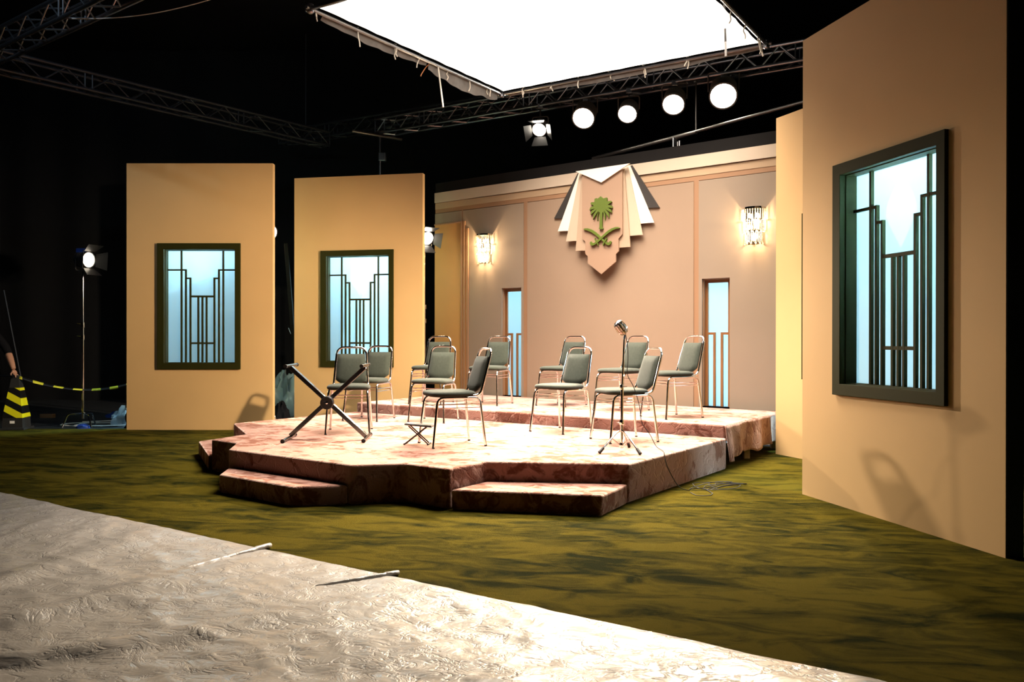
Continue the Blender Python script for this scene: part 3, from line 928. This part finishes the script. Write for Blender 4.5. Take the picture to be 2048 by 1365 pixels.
# ------------------------------------------------------------------ plastic sheet on the carpet
E0, E1 = Vector((-4.55, 6.95)), Vector((1.75, 2.72))
ED = (E1 - E0).normalized(); EN = Vector((ED.y, -ED.x))      # EN points toward the camera
if EN.y > 0: EN = -EN
EL = (E1 - E0).length
def ridge(v): return (1.0 - abs(v)) ** 3
def sheet_h(x, y, d):
    p = Vector((x, y, 0))
    # creases run roughly along the sheet edge, broken up by a warp
    wv = Vector((0.25 * noise.noise(p * 1.3), 0.25 * noise.noise(p * 1.3 + Vector((9, 2, 0))), 0))
    a_ = (x * ED.x + y * ED.y); c_ = (x * EN.x + y * EN.y)
    q = Vector((a_ * 0.9, c_ * 2.1, 0.3)) + wv
    h = 0.011 * ridge(noise.noise(q * 1.5)) + 0.006 * ridge(noise.noise(q * 3.7 + Vector((3, 1, 0)))) + 0.0026 * noise.noise(p * 13.0) + 0.010 * noise.noise(p * 0.8)
    q2 = Vector((a_ * 2.3 + c_ * 1.6, c_ * 0.8 - a_ * 0.5, 1.7)) + wv
    h += 0.006 * ridge(noise.noise(q2 * 1.9))
    # long folds fanning out of the near left corner
    fx, fy = x + 2.9, y - 2.6
    ang = math.atan2(fy, fx); rr = math.hypot(fx, fy)
    fold = max(0.0, math.sin(ang * 15.0 + 0.8 * noise.noise(p * 0.9)) - 0.3) / 0.7
    h += 0.050 * fold ** 1.5 * math.exp(-max(0.0, rr - 0.9) / 1.1)
    # folds pulled towards the near right
    fx, fy = x - 2.6, y - 2.2
    ang = math.atan2(fy, fx); rr = math.hypot(fx, fy)
    fold = max(0.0, math.sin(ang * 16.0 + 0.9 * noise.noise(p * 0.8 + Vector((5, 0, 0)))) - 0.45) / 0.55
    h += 0.026 * fold ** 1.5 * math.exp(-max(0.0, rr - 1.4) / 1.2)
    return h
def sheet(u, v):
    s = u * EL
    wob = 0.018 * noise.noise(Vector((s * 2.2, 0, 0))) + 0.008 * noise.noise(Vector((s * 9, 4, 0)))
    d = v * 4.2
    p = E0 + ED * s + EN * (d + wob * (1 - v))
    k = min(1.0, d / 0.06)
    return (p.x, p.y, 0.004 + (0.35 + 0.65 * k) * max(0.0, sheet_h(p.x, p.y, d)))
ps = thing('plastic_sheet', 'crumpled glossy off-white plastic sheet covering the carpet in the foreground', 'plastic sheet')
MB().grid(sheet, 330, 190).build('sheet', 'plastic_sheet', ps, smooth='all')
def roll(p, q, r0, name):
    p, q = Vector(p), Vector(q)
    n_ = 22
    pts = [p.lerp(q, k / n_) + Vector((0.010 * noise.noise(Vector((k * 0.5, 0, 1))), 0.008 * noise.noise(Vector((k * 0.6, 7, 1))), 0.004 * noise.noise(Vector((k * 0.7, 3, 1))))) for k in range(n_ + 1)]
    m = MB().tube(pts, [r0 * min(1.0, 0.35 + k / 5) * (1 + 0.25 * noise.noise(Vector((k * 0.8, 2, 3)))) for k in range(n_ + 1)], 9)
    m.v = [(x, y, z if z < 0.022 else 0.022 + (z - 0.022) * 0.6) for x, y, z in m.v]
    m.build(name, 'plastic_sheet', ps, smooth='all')
roll((-1.78, 4.36, 0.016), (-1.445, 4.93, 0.020), 0.019, 'rolled_fold')
roll((-0.98, 4.12, 0.012), (-0.60, 4.36, 0.016), 0.016, 'rolled_fold')

# ------------------------------------------------------------------ overhead silk (lit diffuser) in its pipe frame
SZ = 4.65
SL, SF, SR = Vector((-2.075, 8.505, SZ)), Vector((-0.143, 11.454, SZ)), Vector((2.929, 9.523, SZ))
SN = SL + SR - SF
silk = thing('overhead_silk', 'glowing square white silk diffuser hung in a pipe frame above the stage', 'light diffuser', SF)
def rel(p): return Vector(p) - SF
corners = [SL, SF, SR, SN]
cen = (SL + SR) / 2
for k in range(4):
    p, q = corners[k], corners[(k + 1) % 4]
    d = (q - p).normalized()
    MB().tube([rel(p - d * 0.06), rel(q + d * 0.06)], 0.022, 8).build('frame_pipe', 'aluminium', silk, smooth=True)
def silk_fn(u, v):
    p = SF + (SL - SF) * (0.018 + 0.964 * u) + (SR - SF) * (0.018 + 0.964 * v)
    sag = 0.10 * math.sin(math.pi * u) * math.sin(math.pi * v)
    eu = min(u, 1 - u); ev = min(v, 1 - v)
    pull = 0.0
    for e, tpar in ((eu, v), (ev, u)):
        if e < 0.06: pull = max(pull, 0.014 * abs(math.sin(tpar * math.pi * 8)) * (1 - e / 0.06))
    p = p + (cen - p).normalized() * pull
    return rel(p - Vector((0, 0, sag - 0.012)))
o = MB().grid(silk_fn, 49, 49).build('silk', 'silk_lit', silk, smooth='all')
tag(o, 'glowing white silk')
# the lamp bank's light leaving the silk, thrown mostly downwards
ld = add_light('silk_light', 'AREA', rel(cen - Vector((0, 0, 0.14))), None, SILK_BANK_W, SILK_COLOUR, silk, shape='SQUARE', size=3.35, spread=R(97))
ld.rotation_euler = (0, 0, math.atan2((SR - SF).y, (SR - SF).x))
# a dark cloth flap hanging over the left pipe
def flap(p, q, h, name, seed):
    p, q = Vector(p), Vector(q)
    out = ((p + q) / 2 - cen); out.z = 0; out.normalize()
    def fn(u, v):
        pt = p.lerp(q, u)
        hh = h * (0.55 + 0.45 * math.sin(math.pi * u) + 0.18 * noise.noise(Vector((u * 6, seed, 0))))
        return rel(pt + out * (0.03 + 0.02 * v + 0.012 * math.sin(u * 34 + seed) * v) - Vector((0, 0, v * hh - 0.01)))
    MB().grid(fn, 40, 5).build(name, 'grey_cloth', silk, smooth='all')
flap(SL.lerp(SF, 0.06), SL.lerp(SF, 0.55), 0.10, 'edge_flap', 1.0)
flap(SL.lerp(SF, 0.55), SL.lerp(SF, 0.98), 0.17, 'edge_flap', 4.0)
flap(SF.lerp(SR, 0.02), SF.lerp(SR, 0.98), 0.08, 'edge_flap', 8.0)
def tie(p, L, seed, two=False):
    for k in range(2 if two else 1):
        o_ = Vector((0.02 * k - 0.01, 0.01 * k, 0))
        rnd = random.Random(seed + k)
        pts = [Vector(p) + o_ + Vector((0, 0, 0.03))]
        for j in range(1, 5):
            pts.append(pts[-1] + Vector((rnd.uniform(-0.02, 0.02), rnd.uniform(-0.01, 0.01), -L * (0.9 + 0.2 * k) / 4)))
        MB().tube([rel(q) for q in smooth_path(pts, 4)], 0.0075, 5).build('tie', 'white_tape', silk)
for k, (u, L, two) in enumerate(((0.02, 0.12, True), (0.20, 0.24, False), (0.37, 0.16, True), (0.50, 0.17, False), (0.66, 0.17, False), (0.79, 0.20, False), (0.91, 0.13, True))):
    tie(SL.lerp(SF, u), L, 10 * k, two)
for k, (u, L, two) in enumerate(((0.10, 0.12, True), (0.22, 0.10, True), (0.33, 0.16, False), (0.45, 0.10, True), (0.58, 0.14, True), (0.74, 0.13, True), (0.985, 0.14, True))):
    tie(SF.lerp(SR, u), L, 200 + 10 * k, two)
for k, (u, L, two) in enumerate(((0.08, 0.22, True), (0.20, 0.20, False), (0.33, 0.18, False))):
    tie(SR.lerp(SN, u), L, 400 + 10 * k, two)
p = SL.lerp(SF, 0.595)
MB().tube([rel(p + Vector((0, 0, 0.02))), rel(p + Vector((0.07, 0.0, -0.52)))], 0.011, 6).build('hanging_strap', 'white_tape', silk)
p = SR.lerp(SN, 0.16) + Vector((-0.30, 0, 0))
MB().tube([rel(p + Vector((0, 0, 0.35))), rel(p + Vector((0.02, 0.0, -0.30)))], 0.012, 6).build('hanging_strap', 'grey_cloth', silk)
p = SL.lerp(SF, 0.56)
MB().tube([rel(q) for q in smooth_path([p, p + Vector((-0.06, 0, -0.05)), p + Vector((-0.12, 0, -0.14)), p + Vector((-0.13, 0, -0.17))], 4)], 0.006, 5).build('tie', 'copper', silk)
for c_ in corners[:3]:
    MB().lathe([(0.02, -0.05), (0.035, -0.04), (0.035, 0.04), (0.02, 0.05)], 10, Matrix.Translation(rel(c_))).build('corner_joint', 'aluminium', silk)

# ------------------------------------------------------------------ box trusses
def truss(label, p0, p1, joined=False, mod=0.48, inner=0.24, cat='truss', mat='aluminium'):
    p0, p1 = Vector(p0), Vector(p1)
    L = (p1 - p0).length
    ang = math.atan2(p1.y - p0.y, p1.x - p0.x)
    t = thing('lighting_truss', label, cat, p0, ang, 'aluminium lighting trusses')
    for y in (0, inner):
        for z in (0, inner):
            MB().tube([(0, y, z), (L, y, z)], 0.025, 10).build('chord', mat, t, smooth=True)
    n = int(L / mod)
    st = L / n
    joint = MB()
    def br(a, b, cache={}):
        m_ = MB().tube([a, b], 0.0105, 6)
        if joined: joint.v.extend([]); joint.add(m_.v, m_.f)
        else: m_.build('brace', mat, t, smooth=True)
    for k in range(n):
        x0, xm, x1 = k * st, (k + 0.5) * st, (k + 1) * st
        for y in (0, inner):
            br((x0 + 0.03, y, 0.015), (xm - 0.01, y, inner - 0.015)); br((xm + 0.01, y, inner - 0.015), (x1 - 0.03, y, 0.015))
        if not joined or k % 2 == 0:
            for z in (0, inner):
                br((x0 + 0.03, 0.015, z), (xm, inner - 0.015, z)); br((xm, inner - 0.015, z), (x1 - 0.03, 0.015, z))
        if k % 4 == 1:
            for dx in (-0.05, 0.05):
                for y in (0, inner): br((x1 + dx, y, 0.02), (x1 + dx, y, inner - 0.02))
    for x in (0.0, L):
        for y in (0, inner): br((x, y, 0.0), (x, y, inner))
        for z in (0, inner): br((x, 0, z), (x, inner, z))
    if joined: joint.build('bracing', mat, t, smooth=True)
    return t
TZ = 4.75
TP0, TP1 = Vector((-2.33, 14.06, TZ)), Vector((5.3, 9.31, TZ))
truss('long aluminium truss above the back wall carrying the row of bright lamps', TP0, TP1)
truss('aluminium truss corner at the top left of the picture, lit bluish', (-7.6, 11.0, TZ), (-1.8, 6.71, TZ), mod=0.55)
truss('dim aluminium truss in the darkness above the left flats', (-6.70, 10.65, TZ), (-3.3, 14.95, TZ), True, mod=0.55, mat='dimmed_metal')
tf = truss('faint aluminium truss far back behind the lamp truss', (-4.6, 16.3, TZ + 0.35), (3.0, 11.9, TZ + 0.35), True, mod=0.6, mat='dimmed_metal')
for x_ in (0.6, 7.0):
    MB().tube([(x_, 0.12, 0.24), (x_, 0.12, 7.2 - TZ - 0.35)], 0.012, 6).build('hoist_chain', 'dimmed_metal', tf)
# lifting stand under the left end of the lamp truss, with cross pipe and bracket
ls = thing('truss_stand', 'dark lifting stand rising behind the flats under the truss end', 'stand', (-2.25, 14.08, 0))
MB().tube([(0, 0, 0), (0, 0, 3.6)], 0.03, 10).build('lower_tube', 'aluminium', ls, smooth=True)
MB().tube([(0, 0, 3.55), (0, 0, TZ - 0.06)], 0.02, 10).build('upper_tube', 'aluminium', ls, smooth=True)
MB().box(-0.02, -0.06, 4.28, 0.10, 0.06, 4.42).build('bracket', 'aluminium', ls, bevel=0.01)
MB().tube([(-0.42, -0.30, TZ - 0.03), (0.35, 0.15, TZ - 0.06)], 0.025, 10).build('cross_pipe', 'dark_pipe', ls, smooth=True)
for a_ in (0, 120, 240):
    MB().tube([(0, 0, 0.5), (0.5 * math.cos(R(a_)), 0.5 * math.sin(R(a_)), 0.02)], 0.018, 6).build('leg', 'aluminium', ls)
# pipe above the back wall
bp_ = thing('batten_pipe', 'slanting metal pipe with a clamp above the top right of the back wall', 'pipe', (1.21, 12.40, 3.96))
MB().tube([(0, 0, 0), (1.25, -1.36, 0.06)], 0.028, 10).build('pipe', 'dark_pipe', bp_, smooth=True)
MB().tube([(1.0, -1.09, 0.05), (2.6, -2.83, 0.16)], 0.021, 10).build('inner_pipe', 'dark_pipe', bp_, smooth=True)
MB().tube([(1.25, -1.34, 0.06), (1.25, -1.34, 0.76)], 0.010, 6).build('hanger', 'dark_pipe', bp_)
MB().box(0.98, -1.13, -0.09, 1.05, -1.06, 0.05).build('clamp', 'chrome', bp_, bevel=0.008)
MB().box(1.06, -1.16, -0.10, 1.09, -1.10, 0.0).build('clamp', 'chrome', bp_, bevel=0.008)

# ------------------------------------------------------------------ fresnel lamps
def fresnel(label, loc, target, power, r=0.12, mount='truss', lens='lens_lit', doors=True, body='black_metal', group=None, spot=70, size=0.10, stand_h=None, blend=0.6, top=None):
    """lamp head at loc aimed at target; its spot light sits at its lens"""
    base = (loc[0], loc[1], 0.0) if mount == 'stand' else loc
    t = thing('fresnel_lamp', label, 'studio lamp', base, 0, group)
    c = Vector(loc) - Vector(base)
    d = (Vector(target) - Vector(loc)).normalized()
    M = Matrix.Translation(c) @ d.to_track_quat('Z', 'Y').to_matrix().to_4x4()
    L = r * 2.1
    hs = MB().lathe([(r * 0.55, -L), (r * 0.85, -L * 0.93), (r * 0.95, -L * 0.5), (r * 1.05, -0.03), (r * 1.12, -0.025), (r * 1.12, 0.0), (r * 1.0, 0.0), (r * 1.0, -0.02)], 28, M)
    h = hs.build('housing', body, t, smooth=True)
    MB().lathe([(r * 0.2, 0.004), (r * 0.98, -0.012), (r * 0.98, -0.018), (r * 0.2, -0.016)], 28, M).build('lens', lens, t, smooth='all')
    for k in range(5):
        m_ = MB(); z = -L * (0.25 + 0.13 * k)
        m_.lathe([(r * 0.95, z), (r * 1.06, z), (r * 1.06, z - 0.006), (r * 0.95, z - 0.006)], 24, M); m_.build('cooling_fin', body, h)
    if doors:
        for k in range(4):
            a0 = k * math.pi / 2 + 0.0
            Mk = M @ Matrix.Rotation(a0, 4, 'Z') @ Matrix.Translation((0, r * 1.1, 0.0)) @ Matrix.Rotation(R(-38), 4, 'X')
            w0, w1, hl = r * 0.85, r * 1.25, r * 1.45
            m_ = MB()
            vs = [Mk @ Vector(p) for p in ((-w0, 0, 0), (w0, 0, 0), (w1, 0, hl), (-w1, 0, hl), (-w0, 0.003, 0), (w0, 0.003, 0), (w1, 0.003, hl), (-w1, 0.003, hl))]
            m_.add(vs, [(0, 1, 2, 3), (7, 6, 5, 4), (0, 4, 5, 1), (1, 5, 6, 2), (2, 6, 7, 3), (3, 7, 4, 0)])
            m_.build('barn_door', 'black_metal', t)
    # yoke
    side = d.cross(Vector((0, 0, 1))).normalized()
    mid_ = c - d * L * 0.5
    sgn = 1 if mount == 'truss' else -1
    yk = fillet([mid_ + side * r * 1.18, mid_ + side * r * 1.22 + Vector((0, 0, sgn * r * 1.5)), mid_ - side * r * 1.22 + Vector((0, 0, sgn * r * 1.5)), mid_ - side * r * 1.18], 0.04)
    MB().tube(yk, 0.009, 6).build('yoke', body, t, smooth=True)
    if mount == 'truss':
        zt = (TZ - 0.03) - loc[2]
        MB().tube([mid_ + Vector((0, 0, r * 1.5)), Vector((mid_.x, mid_.y, zt))], 0.013, 8).build('hanger', 'aluminium', t)
        MB().box(mid_.x - 0.04, mid_.y - 0.03, zt - 0.03, mid_.x + 0.04, mid_.y + 0.03, zt + 0.05).build('clamp', 'aluminium', t, bevel=0.008)
    else:
        bx_, by_ = mid_.x, mid_.y
        zt = mid_.z - r * 1.5
        MB().tube([(bx_, by_, zt * 0.62), (bx_, by_, zt)], 0.011, 10).build('upper_pole', 'chrome', t, smooth=True)
        MB().tube([(bx_, by_, 0.12), (bx_, by_, zt * 0.66)], 0.0165, 10).build('lower_pole', 'chrome', t, smooth=True)
        for z in (zt * 0.66, zt * 0.58):
            MB().lathe([(0.018, z - 0.05), (0.028, z - 0.045), (0.028, z + 0.02), (0.018, z + 0.025)], 12, Matrix.Translation((bx_, by_, 0))).build('collar', 'chrome', t, smooth=True)
            MB().tube([(bx_, by_, z), (bx_ - 0.075, by_ - 0.02, z + 0.01)], 0.007, 6).build('knob', 'chrome', t)
        for a_ in (200, 320, 80):
            cc, ss = math.cos(R(a_)), math.sin(R(a_))
            MB().tube(fillet([(bx_ + cc * 0.02, by_ + ss * 0.02, 0.20), (bx_ + cc * 0.19, by_ + ss * 0.19, 0.19), (bx_ + cc * 0.26, by_ + ss * 0.26, 0.01)], 0.04), 0.012, 8).build('leg', 'chrome', t, smooth=True)
    if top:
        MB().box(-0.07, -0.05, 0, 0.07, 0.05, 0.06, Matrix.Translation(c - d * L * 0.55 + Vector((0, 0, r * 0.9)))).build('top_vent', top, t, bevel=0.012)
    if power > 0:
        s_ = add_light('lamp_beam', 'SPOT', c + d * (r * 1.55 if doors else 0.03), c + d * 3, power, TUNGSTEN, t, spot_size=R(spot), spot_blend=blend, shadow_soft_size=size)
    return t
TL = [((0.40, 12.28, 4.36), (-0.9, 7.4, 0.3)), ((1.02, 11.86, 4.42), (-0.6, 6.9, 0.2)), ((1.60, 11.49, 4.38), (-0.1, 6.7, 0.2)),
      ((2.17, 11.13, 4.41), (0.6, 6.6, 0.2)), ((2.75, 10.77, 4.42), (1.35, 5.7, 0.2))]
names = ['small studio lamp hanging leftmost on the lamp truss', 'bright studio lamp second from the left on the lamp truss', 'bright studio lamp at the middle of the lamp truss row',
         'bright studio lamp fourth from the left on the lamp truss', 'biggest brightest studio lamp at the right end of the lamp truss row']
for (l_, tg), nm, r_ in zip(TL, names, (0.10, 0.15, 0.125, 0.14, 0.165)):
    fresnel(nm, l_, tg, TRUSS_LAMP_W, r=r_, doors=(r_ < 0.11), group='studio lamps on the truss', body='lamp_grey', spot=38, size=0.12, blend=0.8)
G = 'studio lamps on floor stands between the flats'
fresnel('studio lamp peeking out beside the right edge of the leftmost flat', (-3.405, 11.66, 2.75), (1.9, 7.6, 0.9), GAP_LAMP_W * 0.42, r=0.10, mount='stand', doors=False, group=G, spot=46, size=0.05, blend=1.0)
fresnel('studio lamp with barn doors between the second flat and back wall', (-1.27, 12.40, 2.76), (2.75, 6.4, 0.35), GAP_LAMP_W * 1.2, r=0.095, mount='stand', group=G, spot=40, size=0.05, blend=1.0)
fresnel('studio lamp hidden behind the big right window flat', (2.78, 7.05, 2.80), (-3.8, 11.8, 1.15), GAP_LAMP_W * 1.8, r=0.10, mount='stand', doors=False, group=G, spot=48, size=0.05, blend=1.0)
fresnel('studio lamp with black and blue head on a chrome stand at the far left', (-5.95, 11.62, 2.36), (-4.9, 11.25, 2.28), 45, r=0.105, mount='stand', lens='lens_soft', group='studio lamps on floor stands between the flats', top='blue_metal')
# work light high on the left that picks out the truss corner
add_light('truss_work_light', 'SPOT', (-5.2, 6.2, 6.3), (-6.2, 9.8, 4.8), 260, (0.62, 0.82, 1.0), None, spot_size=R(75), spot_blend=0.8, shadow_soft_size=0.1)

# ------------------------------------------------------------------ dark left side: cone, tape, person, clutter
cn = thing('traffic_cone', 'square traffic cone with yellow and black diagonal stripes at the left edge', 'traffic cone', (-6.85, 11.42, 0), R(8))
def frust(w0, w1, z0, z1):
    return MB().add([(-w0, -w0, z0), (w0, -w0, z0), (w0, w0, z0), (-w0, w0, z0), (-w1, -w1, z1), (w1, -w1, z1), (w1, w1, z1), (-w1, w1, z1)],
                    [(3, 2, 1, 0), (4, 5, 6, 7), (0, 1, 5, 4), (1, 2, 6, 5), (2, 3, 7, 6), (3, 0, 4, 7)])
frust(0.165, 0.16, 0, 0.03).build('base_plate', 'black_rubber', cn, bevel=0.006)
frust(0.132, 0.125, 0.03, 0.165).build('lower_body', 'black_rubber', cn)
frust(0.130, 0.070, 0.165, 0.575).build('striped_sleeve', 'hazard_stripes', cn)
frust(0.066, 0.050, 0.575, 0.70).build('neck', 'black_rubber', cn)
frust(0.036, 0.030, 0.70, 0.745).build('top_ring', 'black_rubber', cn)
MB().box(-0.03, -0.137, 0.09, 0.03, -0.131, 0.125).build('label_plate', 'label_white', cn)
# barrier tape from the cone to behind the flat
def tape():
    p, q = Vector((-6.80, 11.40, 0.715)), Vector((-5.05, 11.95, 0.80))
    m_ = MB()
    def fn(u, v):
        c_ = p.lerp(q, u); c_.z -= 0.26 * 4 * u * (1 - u) * (0.75 + 0.25 * u)
        tw = 0.5 + 0.6 * math.sin(u * 5)
        return c_ + Vector((0.0, 0.022 * math.sin(tw), 0.022 * math.cos(tw))) * (v * 2 - 1)
    m_.grid(fn, 50, 2)
    o_ = m_.build('barrier_tape', 'tape_stripes', None, smooth='all')
    o_.modifiers.new('solid', 'SOLIDIFY').thickness = 0.001
    tag(o_, 'sagging yellow and black barrier tape tied to the striped cone', 'tape')
tape()
# person at the left edge, dark clothes, hand on the cone top
def skinned(name, verts, edges, radii, mat, parent, root=0, sub=2):
    me = bpy.data.meshes.new(name)
    me.from_pydata(verts, edges, [])
    o_ = bpy.data.objects.new(name, me); COL.objects.link(o_)
    o_.parent = parent
    sk = o_.modifiers.new('skin', 'SKIN')
    for k, v in enumerate(me.skin_vertices[0].data):
        r_ = radii[k]
        v.radius = r_ if isinstance(r_, tuple) else (r_, r_)
        v.use_root = (k == root)
    sk.use_smooth_shade = True
    sb = o_.modifiers.new('sub', 'SUBSURF'); sb.levels = sub; sb.render_levels = sub
    me.materials.append(MATS[mat])
    return o_
pr = thing('person', 'person in dark clothes at the left edge resting a hand on the cone', 'person', (-7.42, 11.62, 0))
# body: legs, trunk, neck, head, both arms in one figure (clothing colour), skin pieces follow
V = [(0, 0, 0.93), (0.01, 0, 1.08), (0.03, -0.02, 1.22), (0.05, -0.04, 1.33), (0.08, -0.07, 1.41), (0.10, -0.10, 1.47), (0.115, -0.12, 1.55), (0.12, -0.13, 1.62),
     (0.02, -0.10, 0.90), (0.03, -0.12, 0.50), (0.02, -0.11, 0.09), (0.10, -0.13, 0.04),
     (0.0, 0.10, 0.90), (-0.02, 0.12, 0.50), (-0.05, 0.12, 0.09), (0.03, 0.13, 0.04),
     (0.20, -0.10, 1.31), (0.35, -0.10, 1.15), (0.42, -0.12, 1.02), (0.49, -0.17, 0.90), (0.525, -0.195, 0.825),
     (-0.10, 0.09, 1.31), (-0.17, 0.12, 1.08), (-0.12, 0.04, 0.86)]
Ed = [(0, 1), (1, 2), (2, 3), (3, 4), (4, 5), (5, 6), (6, 7), (0, 8), (8, 9), (9, 10), (10, 11), (0, 12), (12, 13), (13, 14), (14, 15),
      (3, 16), (16, 17), (17, 18), (18, 19), (19, 20), (3, 21), (21, 22), (22, 23)]
Rd = [(0.15, 0.11), (0.14, 0.10), (0.16, 0.11), (0.15, 0.10), 0.06, 0.055, 0.095, 0.075, 0.085, 0.06, 0.042, 0.04, 0.085, 0.06, 0.042, 0.04,
      0.068, 0.058, 0.048, 0.036, 0.027, 0.065, 0.05, 0.03]
body = skinned('body', V, Ed, Rd, 'dark_cloth', pr)
# bare forearm over the sleeve end and hand with five fingers
skinned('forearm', [(0.40, -0.115, 1.055), (0.45, -0.145, 0.965), (0.495, -0.175, 0.885), (0.528, -0.197, 0.82)], [(0, 1), (1, 2), (2, 3)], [0.052, 0.049, 0.040, 0.031], 'skin', pr)
hd = [(0.528, -0.197, 0.822), (0.543, -0.205, 0.790), (0.556, -0.212, 0.765)]
hv, he, hr = list(hd), [(0, 1), (1, 2)], [(0.030, 0.022), (0.036, 0.02), (0.036, 0.017)]
for k, (dy, ln) in enumerate(((-0.030, 0.060), (-0.010, 0.068), (0.010, 0.064), (0.028, 0.050))):
    b0 = len(hv)
    hv += [(0.560, -0.212 + dy, 0.755), (0.578, -0.212 + dy * 1.1, 0.748), (0.586, -0.212 + dy * 1.15, 0.748 - ln * 0.6)]
    he += [(2, b0), (b0, b0 + 1), (b0 + 1, b0 + 2)]; hr += [0.0095, 0.009, 0.0075]
b0 = len(hv)
hv += [(0.525, -0.235, 0.785), (0.522, -0.252, 0.765), (0.532, -0.262, 0.745)]
he += [(1, b0), (b0, b0 + 1), (b0 + 1, b0 + 2)]; hr += [0.011, 0.0105, 0.008]
skinned('hand', hv, he, hr, 'skin', pr)
MB().lathe([(0.01, -0.115), (0.06, -0.09), (0.082, -0.03), (0.088, 0.03), (0.07, 0.085), (0.02, 0.11)], 20, Matrix.Translation((0.125, -0.14, 1.59)) @ Matrix.Rotation(R(18), 4, 'Y')).build('head', 'skin', pr, smooth='all')
MB().lathe([(0.088, 0.0), (0.096, 0.04), (0.078, 0.095), (0.02, 0.122)], 20, Matrix.Translation((0.115, -0.13, 1.60)) @ Matrix.Rotation(R(10), 4, 'Y')).build('hair', 'hair', pr, smooth='all')
# thin pole leaning at the left edge
tag(MB().tube([(-7.35, 11.95, 1.95), (-6.86, 11.62, 0.45), (-6.80, 11.60, 0.0)], 0.010, 6).build('thin_pole', 'dimmed_metal', None, smooth=True),
    'thin grey pole leaning at the left edge behind the striped cone', 'pole')
tag(MB().tube([(-7.8, 11.50, 0.72), (-6.95, 11.50, 0.735)], 0.012, 6).build('barrier_bar', 'dimmed_metal', None, smooth=True),
    'thin grey horizontal bar ending at the top of the striped cone', 'bar')
# cables around the lamp stand
def floor_cable(label, cx, cy, rx, ry, turns, seed, mat='white_cable', r_=0.006):
    rnd = random.Random(seed)
    pts = []
    n_ = int(turns * 10)
    for k in range(n_):
        a_ = k * 2 * math.pi / 10
        pts.append((cx + rx * (0.7 + 0.3 * rnd.random()) * math.cos(a_) + 0.1 * math.sin(k * 0.3), cy + ry * (0.7 + 0.3 * rnd.random()) * math.sin(a_), 0.004 + 0.012 * rnd.random()))
    tag(MB().tube(smooth_path(pts, 4), r_, 5).build('floor_cable', mat, None, smooth=True), label, 'cable')
floor_cable('white cable coiled on the dark floor around the lamp stand foot', -5.95, 11.95, 0.55, 0.28, 4, 3)
floor_cable('white cable heap on the floor left of the leftmost flat', -5.60, 13.0, 0.30, 0.35, 3, 5)
tag(MB().tube(smooth_path([(-6.4, 12.3, 0.01), (-5.9, 12.55, 0.01), (-5.5, 12.5, 0.01), (-5.1, 12.75, 0.01)], 6), 0.008, 5).build('floor_cable', 'white_cable', None, smooth=True),
    'straight white cable on the dark floor behind the lamp stand', 'cable')
def lump(name, label, cat, loc, sx, sy, sz, mat, seed, rough_=0.25):
    m_ = MB()
    def fn(u, v):
        a_, b_ = u * 2 * math.pi, v * math.pi / 2
        k = 1 + rough_ * noise.noise(Vector((math.cos(a_) * 2 + seed, math.sin(a_) * 2, b_ * 2)))
        return (sx * k * math.cos(a_) * math.cos(b_), sy * k * math.sin(a_) * math.cos(b_), sz * k * math.sin(b_) * (1.0))
    m_.grid(fn, 26, 10)
    o_ = m_.build(name, mat, None, smooth=True, loc=loc)
    return tag(o_, label, cat)
lump('sandbag', 'blue sandbag on the dark floor left of the leftmost flat', 'sandbag', (-6.35, 13.3, -0.012), 0.18, 0.12, 0.09, 'blue_metal', 1.0)
lump('sandbag', 'blue sandbag lying on the foot of the lamp stand', 'sandbag', (-5.98, 11.52, -0.0), 0.10, 0.07, 0.06, 'blue_metal', 6.0)
lump('plastic_bag', 'crumpled clear plastic bag beside the left edge of the leftmost flat', 'plastic bag', (-5.62, 12.0, -0.005), 0.22, 0.16, 0.20, 'clear_plastic', 2.0, 0.7)
lump('black_bag', 'black bag half hidden behind the left edge of the leftmost flat', 'bag', (-5.30, 11.62, -0.005), 0.16, 0.10, 0.24, 'dark_cloth', 3.0, 0.4)
lump('plastic_bundle', 'bluish plastic bundle on the floor seen between the two left flats', 'plastic bundle', (-3.72, 13.6, -0.01), 0.30, 0.25, 0.62, 'clear_plastic', 8.0, 0.6)
lump('black_bag', 'black bag on the floor between the two left flats', 'bag', (-3.38, 12.1, -0.005), 0.14, 0.14, 0.30, 'dark_cloth', 9.0, 0.4)
tag(MB().box(-0.10, -0.05, 0, 0.10, 0.05, 0.06).build('wood_block', 'brown_wood', None, loc=(-7.42, 13.2, -0.012), bevel=0.004),
    'small brown wood block on the dark floor behind the cone', 'wood block')
# black brace between the two left flats
br_ = thing('flat_brace', 'black diagonal brace behind the gap between the two left flats', 'brace', (-3.32, 12.45, 0))
flatbar((0.12, 0.0, 0.0), (-0.12, 0.12, 2.7), 0.055, 0.04, 0).build('brace_bar', 'black_paint', br_)
flatbar((0.14, 0.05, 0.0), (-0.10, 0.45, 1.6), 0.04, 0.03, 0).build('brace_bar', 'black_paint', br_)
tag(MB().tube(smooth_path([(-3.45, 12.75, 1.42), (-3.36, 12.8, 1.20), (-3.22, 12.85, 1.17), (-3.0, 12.9, 1.22)], 6), 0.003, 5).build('hanging_cable', 'white_cable', None, smooth=True),
    'thin pale cable hanging in the gap between the two left flats', 'cable')
# pale cable sagging in front of the top left truss
tag(MB().tube(smooth_path([(-4.74, 8.9, 4.70), (-4.45, 8.9, 4.70), (-4.05, 8.9, 4.73), (-3.65, 8.9, 4.80), (-3.2, 8.9, 4.92), (-2.8, 8.9, 5.05)], 6), 0.006, 5).build('sagging_cable', 'white_cable', None, smooth=True),
    'pale cable sagging to the right from the top left truss', 'cable')
